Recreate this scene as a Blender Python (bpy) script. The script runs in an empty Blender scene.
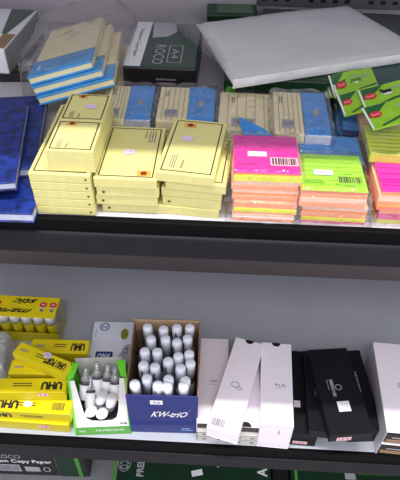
import bpy, bmesh, math, random
from mathutils import Vector, Matrix
random.seed(7)
C = bpy.context.scene.collection
SC = bpy.context.scene
# ------------------------------------------------------------------ camera
F_PX, PITCH, ROLL, YAW = 540.0, 44.0, 1.0, 2.1
CAM = Vector((0.018, -0.46, 0.413))
_t, _r, _p = map(math.radians, (PITCH, ROLL, YAW))
FW = Vector((-math.sin(_p)*math.cos(_t), math.cos(_p)*math.cos(_t), -math.sin(_t)))
R0 = Vector((math.cos(_p), math.sin(_p), 0)); U0 = R0.cross(FW)
RT = R0*math.cos(_r) + U0*math.sin(_r); UP = U0*math.cos(_r) - R0*math.sin(_r)
cd = bpy.data.cameras.new('camera'); cam = bpy.data.objects.new('camera', cd); C.objects.link(cam)
cd.sensor_fit = 'VERTICAL'; cd.sensor_height = 36.0; cd.lens = 36.0*F_PX/480.0
cd.clip_start = 0.02; cd.clip_end = 50
m = Matrix((RT, UP, -FW)).transposed().to_4x4(); m.translation = CAM; cam.matrix_world = m
SC.camera = cam
# ------------------------------------------------------------------ light
w = bpy.data.worlds.new('room_light'); SC.world = w; w.use_nodes = True
w.node_tree.nodes['Background'].inputs[0].default_value = (0.93, 0.92, 1.0, 1)
w.node_tree.nodes['Background'].inputs[1].default_value = 1.2
def area(name, loc, aim, sx, sy, watts, col):
    l = bpy.data.lights.new(name, 'AREA'); l.shape = 'RECTANGLE'; l.size = sx; l.size_y = sy
    l.energy = watts; l.color = col
    o = bpy.data.objects.new(name, l); C.objects.link(o); o.location = loc
    o.rotation_euler = (Vector(aim)-Vector(loc)).to_track_quat('-Z', 'Y').to_euler()
    return o
area('ceiling_tube_light', (0.0, -0.275, 2.1), (0.0, -0.1, 0), 1.3, 0.06, 54, (1, 0.97, 0.94))
area('aisle_fill_light', (0.2, -1.5, 1.9), (0, 0, -0.2), 1.3, 0.3, 14, (1, 0.97, 0.95))  # added fill light that brightens the front faces, no tube seen there
SC.view_settings.view_transform = 'Standard'; SC.view_settings.look = 'None'
SC.view_settings.gamma = 1; SC.view_settings.use_curve_mapping = False
SC.view_settings.exposure = 0.0

# ------------------------------------------------------------------ measuring helpers (pixel of the photo -> point on a plane)
def ray(px, py): return FW + RT*((px-200)/F_PX) - UP*((py-240)/F_PX)
def PZ(p, z):
    d = ray(*p); return CAM + d*((z-CAM.z)/d.z)
def PY(p, y):
    d = ray(*p); return CAM + d*((y-CAM.y)/d.y)
def fr(pl, pr, z):                       # left and right pixel of an edge at height z -> origin, heading, width
    a, b = PZ(pl, z), PZ(pr, z); d = b-a
    return a, math.atan2(d.y, d.x), d.length
def loc2(p, z, o, a):                    # pixel at height z in the frame (o, a)
    q = PZ(p, z)-o; return (q.x*math.cos(a)+q.y*math.sin(a), -q.x*math.sin(a)+q.y*math.cos(a))

def tilt3(pFL, zFL, pFR, zFR, pBL, lo=-.05, hi=.2):
    """rectangle in space: front-left and front-right corner at known heights, back-left on its pixel ray square to the front edge"""
    a, b = PZ(pFL, zFL), PZ(pFR, zFR); u = (b-a).normalized(); d = ray(*pBL)
    k = (a-CAM).dot(u)/d.dot(u); q = CAM+d*k
    v = q-a; n = u.cross(v.normalized())
    M = Matrix((u, v.normalized(), n)).transposed().to_4x4(); M.translation = a
    return M, (b-a).length, v.length
def best_tilt(pFL, zFL, pFR, pBL, target=.9, rng=(-.03, .06)):
    """height of the front-right corner that leaves the rectangle flattest"""
    best = None
    for i in range(91):
        z = zFL+rng[0]+(rng[1]-rng[0])*i/90
        M, w_, d_ = tilt3(pFL, zFL, pFR, z, pBL)
        if M[2][2] < 0 or d_ > .3: continue
        s_ = M[2][2]
        if best is None or s_ > best[0]: best = (s_, M, w_, d_)
    return best[1], best[2], best[3]
# ------------------------------------------------------------------ materials
MATS = {}
def mat(name, col, rough=0.5, metal=0.0, var=0.06, scale=60, bump=0.0, bscale=150, spec=0.5, coat=0.0):
    if name in MATS: return MATS[name]
    m = bpy.data.materials.new(name); m.use_nodes = True; nt = m.node_tree; b = nt.nodes['Principled BSDF']
    b.inputs['Roughness'].default_value = rough; b.inputs['Metallic'].default_value = metal
    b.inputs['Specular IOR Level'].default_value = spec; b.inputs['Coat Weight'].default_value = coat
    tc = nt.nodes.new('ShaderNodeTexCoord'); n = nt.nodes.new('ShaderNodeTexNoise'); n.inputs['Scale'].default_value = scale
    n.inputs['Detail'].default_value = 3
    nt.links.new(tc.outputs['Object'], n.inputs['Vector'])
    r = nt.nodes.new('ShaderNodeValToRGB'); r.color_ramp.elements[0].position = 0.3; r.color_ramp.elements[1].position = 0.7
    r.color_ramp.elements[0].color = (*[max(0, c*(1-var)) for c in col], 1)
    r.color_ramp.elements[1].color = (*[min(1, c*(1+var)) for c in col], 1)
    nt.links.new(n.outputs['Fac'], r.inputs['Fac']); nt.links.new(r.outputs['Color'], b.inputs['Base Color'])
    if bump:
        n2 = nt.nodes.new('ShaderNodeTexNoise'); n2.inputs['Scale'].default_value = bscale
        bp = nt.nodes.new('ShaderNodeBump'); bp.inputs['Strength'].default_value = bump; bp.inputs['Distance'].default_value = 0.004
        nt.links.new(tc.outputs['Object'], n2.inputs['Vector']); nt.links.new(n2.outputs['Fac'], bp.inputs['Height'])
        nt.links.new(bp.outputs['Normal'], b.inputs['Normal'])
    MATS[name] = m; return m
def s(r, g, b):                           # sRGB 0-255 -> linear
    f = lambda c: (c/255/12.92) if c/255 <= .04045 else ((c/255+.055)/1.055)**2.4
    return (f(r), f(g), f(b))
def plastic(name, fac=0.12, tint=(1, 1, 1), bump=0.8, bscale=70, rough=0.12, haze=0.0):
    m = bpy.data.materials.new(name); m.use_nodes = True; nt = m.node_tree
    for n in list(nt.nodes):
        if n.type != 'OUTPUT_MATERIAL': nt.nodes.remove(n)
    out = [n for n in nt.nodes if n.type == 'OUTPUT_MATERIAL'][0]
    tr = nt.nodes.new('ShaderNodeBsdfTransparent'); tr.inputs[0].default_value = (*tint, 1)
    gl = nt.nodes.new('ShaderNodeBsdfGlossy'); gl.inputs['Roughness'].default_value = rough
    gl.inputs['Color'].default_value = (0.9, 0.9, 0.92, 1)
    df = nt.nodes.new('ShaderNodeBsdfDiffuse'); df.inputs[0].default_value = (0.7, 0.7, 0.72, 1)
    mx = nt.nodes.new('ShaderNodeMixShader'); mx2 = nt.nodes.new('ShaderNodeMixShader')
    lw = nt.nodes.new('ShaderNodeLayerWeight'); lw.inputs['Blend'].default_value = 0.25
    mp = nt.nodes.new('ShaderNodeMapRange'); mp.inputs[3].default_value = fac; mp.inputs[4].default_value = min(1, fac+0.5)
    tc = nt.nodes.new('ShaderNodeTexCoord'); n2 = nt.nodes.new('ShaderNodeTexNoise'); n2.inputs['Scale'].default_value = bscale
    n2.inputs['Detail'].default_value = 2
    bp = nt.nodes.new('ShaderNodeBump'); bp.inputs['Strength'].default_value = bump; bp.inputs['Distance'].default_value = 0.006
    L = nt.links.new
    L(tc.outputs['Object'], n2.inputs['Vector']); L(n2.outputs['Fac'], bp.inputs['Height'])
    L(bp.outputs['Normal'], gl.inputs['Normal']); L(bp.outputs['Normal'], lw.inputs['Normal'])
    L(lw.outputs['Facing'], mp.inputs[0]); L(mp.outputs[0], mx.inputs[0])
    L(tr.outputs[0], mx.inputs[1]); L(gl.outputs[0], mx.inputs[2])
    mx2.inputs[0].default_value = haze; L(mx.outputs[0], mx2.inputs[1]); L(df.outputs[0], mx2.inputs[2])
    L(mx2.outputs[0], out.inputs['Surface']); MATS[name] = m; return m

shelf_m = mat('painted_shelf', s(184, 189, 199), 0.45, var=0.03, scale=8)
shelf_up = mat('painted_shelf_dusty', s(186, 183, 190), 0.5, var=0.10, scale=220)
panel_m = mat('painted_back_panel', s(196, 190, 196), 0.5, var=0.03, scale=5)
lip_m = mat('black_rail', s(34, 33, 37), 0.5, var=0.12, scale=30, spec=0.12)
lip_m2 = mat('black_rail_top', s(9, 9, 11), 0.6, var=0.1, scale=30, spec=0.08)
slot_m = mat('slot_dark', s(14, 14, 16), 0.8)
rack_m = mat('rack_metal', s(96, 96, 98), 0.5, metal=0.0, var=0.1)
cream = mat('cream_paper', s(220, 213, 138), 0.5, var=0.025, scale=25, coat=0.15)
cream2 = mat('cream_paper_edges', s(216, 208, 136), 0.6, var=0.05, scale=90)
cream_grey = mat('cream_paper_dull', s(236, 226, 182), 0.55, var=0.05, scale=60)
cream_line = mat('cream_stripe_tan', s(176, 162, 118), 0.6)
ink = mat('black_ink', s(34, 30, 34), 0.5)
olive = mat('olive_ink', s(70, 64, 38), 0.5)
brown = mat('brown_print', s(120, 50, 22), 0.5)
orange_p = mat('orange_print', s(230, 165, 70), 0.5)
lilac = mat('lilac_sticker', s(222, 205, 232), 0.5)
white = mat('white_sticker', s(238, 236, 240), 0.5)
blue = mat('blue_pad', s(42, 142, 220), 0.35, var=0.15, scale=50, coat=0.3)
blue_edge = mat('blue_pad_edge', s(60, 150, 215), 0.35, var=0.15, scale=30, coat=0.3)
lightblue = mat('light_blue_print', s(140, 190, 230), 0.4)
leatherblue = mat('blue_marbled_cover', s(16, 42, 118), 0.45, var=0.75, scale=75, bump=0.3, bscale=80, coat=0.2)
pageedge = mat('page_edges', s(198, 203, 222), 0.7, var=0.08, scale=120)
gold = mat('gold_print', s(190, 140, 60), 0.4)
mag = mat('magenta_paper', s(222, 50, 158), 0.5, var=0.02)
mag_line = mat('magenta_line', s(205, 45, 165), 0.5)
lime = mat('lime_paper', s(170, 226, 60), 0.5, var=0.02)
lime_line = mat('lime_line', s(110, 180, 30), 0.5)
ylime = mat('yellow_green_paper', s(214, 226, 80), 0.5, var=0.02)
ylime_line = mat('yellow_green_line', s(150, 160, 50), 0.5)
NEON = {'yellow': mat('neon_yellow', s(250, 238, 70), 0.55, var=0.05, scale=200), 'salmon': mat('neon_salmon', s(248, 176, 140), 0.55, var=0.06, scale=200),
        'orange': mat('neon_orange', s(246, 150, 84), 0.55, var=0.05, scale=200), 'pink': mat('neon_pink', s(246, 110, 170), 0.55, var=0.05, scale=200),
        'peach': mat('neon_peach', s(250, 200, 168), 0.55, var=0.05, scale=200), 'white': mat('neon_white', s(244, 226, 220), 0.55), 'lime': mat('neon_lime', s(190, 226, 60), 0.55),
        'magenta': mag, 'green': lime, 'ylime': ylime}
green_dk = mat('dark_green_wrap', s(38, 70, 56), 0.35, var=0.12, scale=30, coat=0.3)
green_deep = mat('deep_green_carton', s(14, 50, 28), 0.4, var=0.2, scale=12)
green_br = mat('bright_green_card', s(106, 214, 40), 0.4, var=0.08)
green_leaf = mat('leaf_green_card', s(150, 205, 40), 0.4, var=0.12, scale=40, coat=0.4)
green_cor = mat('dark_leaf_green', s(22, 96, 44), 0.4, var=0.2, scale=40, coat=0.4)
green_band = mat('grass_green_band', s(80, 150, 60), 0.45)
red = mat('red_print', s(214, 30, 50), 0.4)
pinkw = mat('pale_pink_print', s(245, 190, 200), 0.5)
black = mat('black_card', s(24, 23, 27), 0.45, var=0.1, scale=20, spec=0.2)
blacksoft = mat('near_black_plastic', s(30, 28, 30), 0.35)
greytxt = mat('grey_print', s(120, 116, 122), 0.5)
palegrey = mat('pale_grey_print', s(176, 176, 180), 0.5)
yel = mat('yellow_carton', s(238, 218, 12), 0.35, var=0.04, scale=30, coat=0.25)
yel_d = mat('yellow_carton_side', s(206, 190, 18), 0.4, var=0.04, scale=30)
gluebody = mat('glue_stick_yellow', s(214, 200, 30), 0.4)
capw = mat('white_cap_plastic', s(236, 236, 238), 0.3, var=0.02)
pen_w = mat('pen_pearl_plastic', s(234, 238, 248), 0.3, var=0.03, coat=0.3)
clip_m = mat('grey_clip', s(70, 76, 96), 0.35)
kwblue = mat('royal_blue_carton', s(18, 36, 118), 0.5, var=0.05, scale=20, coat=0.2)
kraft = mat('kraft_board', s(146, 116, 90), 0.7, var=0.06, scale=50)
whitebox = mat('white_gift_carton', s(248, 240, 248), 0.4, var=0.012, scale=10)
silver = mat('silver_side_carton', s(200, 198, 204), 0.32, var=0.02, scale=10)
paleblue = mat('pale_blue_carton', s(226, 232, 244), 0.4, var=0.04, scale=20)
navy = mat('navy_print', s(38, 52, 120), 0.4)
grey_tray = mat('grey_tray', s(206, 206, 200), 0.5)
greypack = mat('grey_white_poly', s(208, 206, 209), 0.38, var=0.03, scale=12, bump=0.25, bscale=22)
poly_edge = mat('grey_white_poly_fold', s(218, 218, 222), 0.3, var=0.05, scale=30, bump=0.5, bscale=60)
reamwhite = mat('ream_white_wrap', s(230, 232, 236), 0.4, var=0.03, scale=20)
clear = plastic('clear_film', 0.045, bump=1.0, rough=.07, bscale=60)
clearthick = plastic('clear_crumpled_film', 0.035, tint=(0.98, 0.97, 0.97), bump=1.0, bscale=45, haze=0.012)
clearbag = plastic('clear_bag_film', 0.04, tint=(0.98, 0.97, 0.96), bump=1.0, bscale=30, haze=0.02)
frost = plastic('cloudy_cap_plastic', 0.14, tint=(0.96, 0.97, 0.98), bump=0.2, haze=0.16)

# ------------------------------------------------------------------ mesh builder
_txt = {}
def text_polys(st, bold=0.0, sp=1.0):
    k = (st, bold, sp)
    if k in _txt: return _txt[k]
    cu = bpy.data.curves.new('t', 'FONT'); cu.body = st; cu.size = 1; cu.offset = bold; cu.resolution_u = 2
    cu.space_character = sp; cu.align_x = 'CENTER'; cu.align_y = 'CENTER'
    o = bpy.data.objects.new('t', cu); C.objects.link(o)
    dg = bpy.context.evaluated_depsgraph_get(); dg.update()
    me = bpy.data.meshes.new_from_object(o.evaluated_get(dg))
    vs = [tuple(v.co)[:2] for v in me.vertices]; fs = [tuple(p.vertices) for p in me.polygons]
    bpy.data.objects.remove(o); bpy.data.curves.remove(cu); bpy.data.meshes.remove(me)
    if vs:
        x0 = min(v[0] for v in vs); x1 = max(v[0] for v in vs); y0 = min(v[1] for v in vs); y1 = max(v[1] for v in vs)
        vs = [((v[0]-(x0+x1)/2)/(x1-x0), (v[1]-(y0+y1)/2)/(y1-y0)) for v in vs]
    _txt[k] = (vs, fs); return _txt[k]
X, Y, Z = Vector((1, 0, 0)), Vector((0, 1, 0)), Vector((0, 0, 1))
class MB:
    def __init__(self): self.v = []; self.f = []; self.m = []; self.ms = []; self.sm = []
    def mi(self, m):
        if m not in self.ms: self.ms.append(m)
        return self.ms.index(m)
    def face(self, pts, m, smooth=False):
        n = len(self.v); self.v += [tuple(p) for p in pts]; self.f.append(tuple(range(n, n+len(pts)))); self.m.append(self.mi(m)); self.sm.append(smooth)
    def add(self, vs, fs, ms, smooth=False):
        n = len(self.v); self.v += [tuple(p) for p in vs]
        for i, f in enumerate(fs):
            self.f.append(tuple(n+k for k in f)); self.m.append(self.mi(ms[i] if isinstance(ms, list) else ms)); self.sm.append(smooth)
    def box(self, x0, x1, y0, y1, z0, z1, m, bev=0.0012, top=None, front=None, side=None, T=None, shear=None):
        bm = bmesh.new(); bmesh.ops.create_cube(bm, size=1)
        for v in bm.verts: v.co = Vector(((x0+x1)/2+v.co.x*(x1-x0), (y0+y1)/2+v.co.y*(y1-y0), (z0+z1)/2+v.co.z*(z1-z0)))
        if bev: bmesh.ops.bevel(bm, geom=bm.edges[:], offset=bev, segments=2, affect='EDGES', profile=0.5)
        bm.normal_update(); bm.verts.index_update()
        vs = [v.co.copy() for v in bm.verts]; fs = []; ms = []
        for f in bm.faces:
            fs.append([v.index for v in f.verts]); n = f.normal; mm = m
            if n.z > 0.8 and top: mm = top
            elif n.y < -0.8 and front: mm = front
            elif abs(n.x) > 0.8 and side: mm = side
            ms.append(mm)
        bm.free()
        if T: vs = [T @ v for v in vs]
        self.add(vs, fs, ms); return self
    def text(self, st, O, U, V, w, h, m, bold=0.0, shear=0.0, sp=1.0):
        vs, fs = text_polys(st, bold, sp); O = Vector(O)
        self.add([O+U*((x+shear*y)*w)+V*(y*h) for x, y in vs], fs, m); return self
    def rect(self, O, U, V, w, h, m):
        O = Vector(O); self.face([O-U*w/2-V*h/2, O+U*w/2-V*h/2, O+U*w/2+V*h/2, O-U*w/2+V*h/2], m); return self
    def oval(self, O, U, V, rx, ry, m, n=20):
        O = Vector(O); self.face([O+U*rx*math.cos(2*math.pi*i/n)+V*ry*math.sin(2*math.pi*i/n) for i in range(n)], m); return self
    def ring(self, O, U, V, rx, ry, t, m, n=24):
        O = Vector(O)
        for i in range(n):
            a, b = 2*math.pi*i/n, 2*math.pi*(i+1)/n
            p = lambda q, k: O+U*(rx-k)*math.cos(q)+V*(ry-k)*math.sin(q)
            self.face([p(a, 0), p(b, 0), p(b, t), p(a, t)], m)
        return self
    def frame(self, O, U, V, w, h, t, m):
        O = Vector(O)
        self.rect(O+V*(h/2-t/2), U, V, w, t, m); self.rect(O-V*(h/2-t/2), U, V, w, t, m)
        self.rect(O+U*(w/2-t/2), U, V, t, h-2*t, m); self.rect(O-U*(w/2-t/2), U, V, t, h-2*t, m); return self
    def lines(self, O, U, V, w, h, n, m, seed=1):                       # small print too small to read
        r = random.Random(seed); O = Vector(O)
        for i in range(n):
            ww = w*r.uniform(0.65, 1); self.rect(O+V*(h*(0.5-(i+.5)/n))-U*(w-ww)/2, U, V, ww, h/n*0.4, m)
        return self
    def barcode(self, O, U, V, w, h, m, bg, seed=3):
        O = Vector(O); self.rect(O, U, V, w*1.16, h*1.3, bg); r = random.Random(seed); x = -w/2; N = U.cross(V)
        while x < w/2:
            a = w*r.choice((.03, .05, .07)); self.rect(O+N*0.0002+U*(x+a/2), U, V, a, h, m); x += a+w*r.choice((.03, .05))
        return self
    def lathe(self, prof, m, n=14, T=None, sx=1.0):
        vs = []; fs = []
        for r, z in prof:
            for i in range(n):
                a = 2*math.pi*i/n; v = Vector((r*math.cos(a)*sx, r*math.sin(a), z)); vs.append(T @ v if T else v)
        for k in range(len(prof)-1):
            for i in range(n): j = (i+1) % n; fs.append((k*n+i, k*n+j, (k+1)*n+j, (k+1)*n+i))
        fs.append(tuple(range(n))[::-1]); fs.append(tuple((len(prof)-1)*n+i for i in range(n)))
        self.add(vs, fs, m, True); return self
    def slab(self, P, Q, m, mside=None):                                # prism between two equal outlines
        n = len(P); self.face(P[::-1], m); self.face(Q, m)
        for i in range(n): j = (i+1) % n; self.face([P[i], P[j], Q[j], Q[i]], mside or m)
        return self
    def build(self, name, parent=None, loc=None, rotz=0.0, weld=False):
        me = bpy.data.meshes.new(name); me.from_pydata(self.v, [], self.f)
        for m_ in self.ms: me.materials.append(m_)
        me.polygons.foreach_set('material_index', self.m); me.polygons.foreach_set('use_smooth', self.sm)
        if weld:
            bm = bmesh.new(); bm.from_mesh(me); bmesh.ops.remove_doubles(bm, verts=bm.verts, dist=1e-5); bmesh.ops.recalc_face_normals(bm, faces=bm.faces); bm.to_mesh(me); bm.free()
        me.update()
        o = bpy.data.objects.new(name, me); C.objects.link(o)
        if parent: o.parent = parent
        if loc is not None: o.location = loc
        o.rotation_euler = (0, 0, rotz); return o
def tag(o, label, cat=None, group=None, kind=None):
    o['label'] = label
    if cat: o['category'] = cat
    if group: o['group'] = group
    if kind: o['kind'] = kind
    return o
def thing(name, label, cat, loc, rotz=0.0, group=None):
    o = bpy.data.objects.new(name, None); C.objects.link(o); o.location = loc; o.rotation_euler = (0, 0, rotz)
    o.empty_display_size = 0.02
    return tag(o, label, cat, group)
def copy_tree(o, parent=None):
    c = o.copy(); C.objects.link(c); c.parent = parent
    for ch in o.children: copy_tree(ch, c)
    return c
def film(rx0, rx1, ry0, ry1, z0, z1, name, parent, m, amp=0.0025, n=9, seed=1, flare=0.0, closed=True):
    """thin crumpled film hugging a box: top and four sides"""
    r = random.Random(seed); bm = bmesh.new(); bmesh.ops.create_cube(bm, size=1)
    bmesh.ops.subdivide_edges(bm, edges=bm.edges[:], cuts=n, use_grid_fill=True)
    bot = [f for f in bm.faces if f.calc_center_median().z < -0.499]; bmesh.ops.delete(bm, geom=bot, context='FACES')
    for v in bm.verts:
        c = v.co.copy(); k = 1-(c.z+.5)
        v.co = Vector(((rx0+rx1)/2+c.x*(rx1-rx0+flare*k), (ry0+ry1)/2+c.y*(ry1-ry0+flare*k*.4), z0+(c.z+.5)*(z1-z0)))
        out = Vector((c.x, c.y, max(0, c.z)));
        if out.length > 0: out.normalize()
        v.co += out*r.uniform(0, amp)
        if v.co.z < z0: v.co.z = z0
    me = bpy.data.meshes.new(name); bm.to_mesh(me); bm.free(); me.materials.append(m)
    for p in me.polygons: p.use_smooth = (p.index % 3 != 0)
    o = bpy.data.objects.new(name, me); C.objects.link(o); o.parent = parent; return o

# ------------------------------------------------------------------ shelving
G = 0.556; ZU, ZL, ZB = 0.0, -G, -1.06
BY_U, BY_L = 0.535, 0.43
LW = 1.1
fl = MB().box(-2, 2, -2.2, 1.0, -1.34, -1.30, mat('floor_tile', s(170, 168, 165), 0.4), bev=0).build('floor'); fl['kind'] = 'structure'; fl['label'] = 'grey shop floor below the shelves'
wb = MB().box(-2, 2, 0.62, 0.66, -1.30, 1.3, mat('shop_wall', s(176, 172, 176), 0.6), bev=0).build('wall_back'); wb['kind'] = 'structure'
SH = thing('shelving_unit', 'grey steel shop shelving with black front rails holding all the stationery', 'shelves', (0, 0, -1.30))
def sh(mb, name, lab=None, parent=None):
    o = mb.build(name, parent or SH, (0, 0, 1.30) if parent is None else None)
    if lab: o['label'] = lab
    return o
b1 = sh(MB().box(-LW, LW, 0.0, BY_U, -0.022, 0, shelf_up, bev=0.0015), 'shelf_board', 'dusty grey upper shelf board')
RU = MB(); RU.box(-LW, LW, -0.009, 0.0005, -0.018, 0.0005, lip_m2, bev=0.002).box(-LW, LW, -0.013, -0.001, -0.052, -0.018, lip_m, bev=0.003)
sh(RU, 'front_rail', parent=b1)
b2 = sh(MB().box(-LW, LW, 0.0, 0.60, ZL-0.022, ZL, shelf_m, bev=0.0015), 'shelf_board', 'pale grey lower shelf board')
RL = MB(); RL.box(-LW, LW, -0.008, 0.0005, ZL-0.03, ZL+0.0005, lip_m2, bev=0.002).box(-LW, LW, -0.012, -0.001, ZL-0.071, ZL-0.03, lip_m, bev=0.003)
sh(RL, 'front_rail', parent=b2)
sh(MB().box(-LW, LW, -0.03, 0.60, ZB-0.03, ZB, mat('base_shelf_paint', s(150, 150, 156), 0.5), bev=0.002), 'shelf_board', 'grey base shelf board')
sh(MB().box(-LW, LW, 0.0, BY_U, 0.50, 0.522, shelf_m, bev=0.0015).box(-LW, LW, -0.012, 0.0, 0.465, 0.522, lip_m, bev=0.002), 'shelf_board', 'shelf board overhead')
sh(MB().box(-LW, LW, BY_U, BY_U+0.02, 0, 1.2, panel_m, bev=0), 'back_panel')
sh(MB().box(-LW, LW, BY_L, BY_L+0.02, ZL, -0.022, mat('shaded_brown_panel', s(112, 103, 103), 0.5, var=0.04, scale=6), bev=0), 'back_panel', 'lower back panel, brownish grey with shade in its colour')  # brownish panel, its colour darkened for the dim light behind the goods
sh(MB().box(-LW, LW, 0.58, 0.60, -1.29, ZL-.022, panel_m, bev=0), 'back_panel')
for sx in (-1, 1): sh(MB().box(sx*LW-0.02, sx*LW+0.02, -0.01, 0.60, -1.30+0.001, 1.2, rack_m, bev=0.002), 'side_upright')
# slotted rail on the back panel above the pouch
a, b = PY((256, 8), BY_U), PY((400, 8), BY_U); c = PY((300, -3), BY_U)
mb = MB(); mb.box(a.x, LW-0.03, BY_U-0.006, BY_U, b.z-0.002, b.z+0.042, rack_m, bev=0.001)
x = a.x+0.012; k = 0
while x < LW-0.05:
    if k % 5 != 3: mb.rect((x, BY_U-0.0064, b.z+0.010), X, Z, 0.009, 0.006, slot_m)
    if k % 5 != 1: mb.rect((x, BY_U-0.0064, b.z+0.026), X, Z, 0.030, 0.0022, slot_m)
    x += 0.021; k += 1
sh(mb, 'slotted_rail', 'dark slotted metal rail')

# ------------------------------------------------------------------ yellow sticky note boxes (upper shelf, front left)
def note_box(w, d, h, label, loc, rz, group, logo='fl', name='sticky_note_box', fr_in=0.0045, seed=1, sticker=True, dots=None, cat='sticky notes', size=1.0):
    """cream cardboard box with a thin black border, a small orange-brown emblem, small print and a price sticker"""
    t = thing(name, label, cat, loc, rz, group)
    m = MB(); m.box(0, w, 0, d, 0, h, cream, bev=0.0009, front=cream2)
    e = 0.0003
    m.frame((w/2, d/2, h+e), X, Y, w-2*fr_in, d-2*fr_in, 0.0013, ink)
    q = min(w, d)
    def em(x, y):
        m.rect((x, y, h+e), X, Y, 0.22*q, 0.14*q, orange_p); m.oval((x, y, h+2*e), X, Y, 0.055*q, 0.05*q, brown, 10); m.rect((x, y-.012*q, h+2.5*e), X, Y, 0.08*q, 0.08*q, brown)
    if logo == 'tl': em(w*0.34, d*0.88); m.lines((w*0.24, d*0.22, h+e), Y, -X, d*0.26, w*0.11, 3, greytxt, seed); m.text('Notes', (w*0.40, d*0.17, h+e), Y, -X, d*0.13, w*0.05, ink)
    if logo == 'br': em(w*0.78, d*0.11); m.lines((w*0.80, d*0.80, h+e), Y, -X, d*0.24, w*0.14, 3, greytxt, seed); m.text('Notes', (w*0.68, d*0.84, h+e), Y, -X, d*0.13, w*0.05, ink)
    if logo == 'side': m.text('Notes', (w*0.88, d*0.80, h+e), Y, -X, d*0.15, w*0.05, ink); m.lines((w*0.82, d*0.80, h+e), Y, -X, d*0.15, w*0.05, 2, greytxt, seed)
    if dots == 'r': m.oval((w-0.005, -2*e, h*0.5), X, Z, 0.0014, 0.0014, olive, 8)
    if dots == 'l': m.oval((0.008, -2*e, h*0.5), X, Z, 0.0018, 0.0016, olive, 8)
    m.build('box_body', t)
    if sticker:
        st = MB(); st.oval((w*sticker[0], d*sticker[1], h+3*e), X, Y, 0.0070*size, 0.0054*size, lilac, 14)
        st.text('1.5', (w*sticker[0], d*sticker[1], h+4*e), X, Y, 0.006, 0.0025, palegrey)
        o = st.build('price_sticker', t); o['label'] = 'lilac price sticker'
    return t
def stack_dims(bl, br, tl, z0):
    o, a, wd = fr(bl, br, z0); p = PY(tl, o.y); return o, a, wd, p.z-z0
# left stack: five
o, a, wd, H = stack_dims((38, 213), (96, 216), (33, 173), 0.0)
n = 5; h = H/n; dd = loc2((58, 104), H, o, a)[1]
print('left stack', wd, H, dd)
LBL = ['bottom', 'second', 'middle', 'fourth', 'top']
for i in range(n):
    j = random.uniform(-.0003, .0003)
    note_box(wd, dd, h-0.0003, f'flat cream sticky note box, {["bottom one","second from the bottom","middle one","second from the top","topmost"][i]} of the stack beside the blue notebooks',
             o+Vector((j, 0, i*h)), a, 'cream note boxes stacked beside the notebooks', logo='none', sticker=None, dots='r', seed=i)
ZS = H
# two small boxes on it
so, sa, sw = fr((49.5, 171), (96, 173), ZS); sh_ = PY((48.5, 150), so.y).z-ZS; sd = loc2((59, 119.5), ZS+sh_, so, sa)[1]
print('small', sw, sh_, sd)
xv = Vector((math.cos(sa), math.sin(sa), 0)); yv = Vector((-math.sin(sa), math.cos(sa), 0))
note_box(sw, sd-0.0006, sh_, 'thick small cream note box, nearer of the two standing on the left box stack', so+Vector((0, 0, 0)), sa, 'thick note boxes on the left stack', logo='tl', sticker=None, seed=11, fr_in=0.003)
note_box(sw, sd-0.0006, sh_, 'thick small cream note box behind its twin, farther back on the left stack', so+yv*sd, sa, 'thick note boxes on the left stack', logo='tl', sticker=(.62, .5), seed=12, fr_in=0.003)
# middle stack: four
o, a, wd, H = stack_dims((99, 213.5), (159, 216), (92, 177), 0.0)
n = 4; h = H/n; dd = loc2((112, 125), H, o, a)[1]
print('mid stack', wd, H, dd)
for i in range(n):
    off = [(0.004, 0.004), (-0.001, 0.001), (0.001, 0.0), (-0.0005, -0.001)][i]
    note_box(wd, dd, h-0.0003, f'cream sticky note box, {["lowest","second lowest","third up","topmost with emblem near the front"][i]} in the centre stack',
             o+Vector((off[0], off[1], i*h)), a+random.uniform(-.008, .008), 'cream note boxes in the centre stack', logo='br' if i == 3 else 'none', sticker=(.47, .48) if i == 3 else None, dots='l' if i in (0, 1, 2) else None, seed=20+i)
# right stack: five, the top ones turned
o, a, wd, H = stack_dims((158, 215), (219, 217.5), (159, 206), 0.0)
h = 0.0125
print('right bottom', wd, H)
RB = [((158, 205), (219, 210.5), 0), ((162, 196), (221, 202), 1), ((161, 187), (222, 193), 2), ((160, 182), (222, 189), 3), ((155, 171.5), (214.5, 178), 4)]
for i, (pl, pr, k) in enumerate(RB):
    z1 = (i+1)*h; oo, aa, ww = fr(pl, pr, z1)
    if i == 3: oo, aa, ww = fr((165, 180), (226, 186), z1)
    D = 0.092 if i < 4 else loc2((168, 117), z1, oo, aa)[1]
    if i == 4: print('top right', ww, D)
    ww = min(ww, 0.076) if i < 4 else ww
    note_box(ww, D, h-0.0003, ['cream note box at the very bottom of the stack beside the pink pads', 'cream note box second from the bottom, beside the pink pads, its emblem hidden', 'cream note box in the middle of the stack beside the pink pads',
             'cream note box jutting out to one side under the askew top box', 'askew cream note box with emblem at its far corner, topmost beside the pink pads'][i],
             Vector((oo.x, oo.y, i*h)), aa, 'cream note boxes in the stack beside the pink pads', logo={4: 'tl', 3: 'side'}.get(i, 'none'), sticker=(.36, .62) if i == 4 else None, seed=30+i, dots='l' if i == 1 else None)

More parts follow.
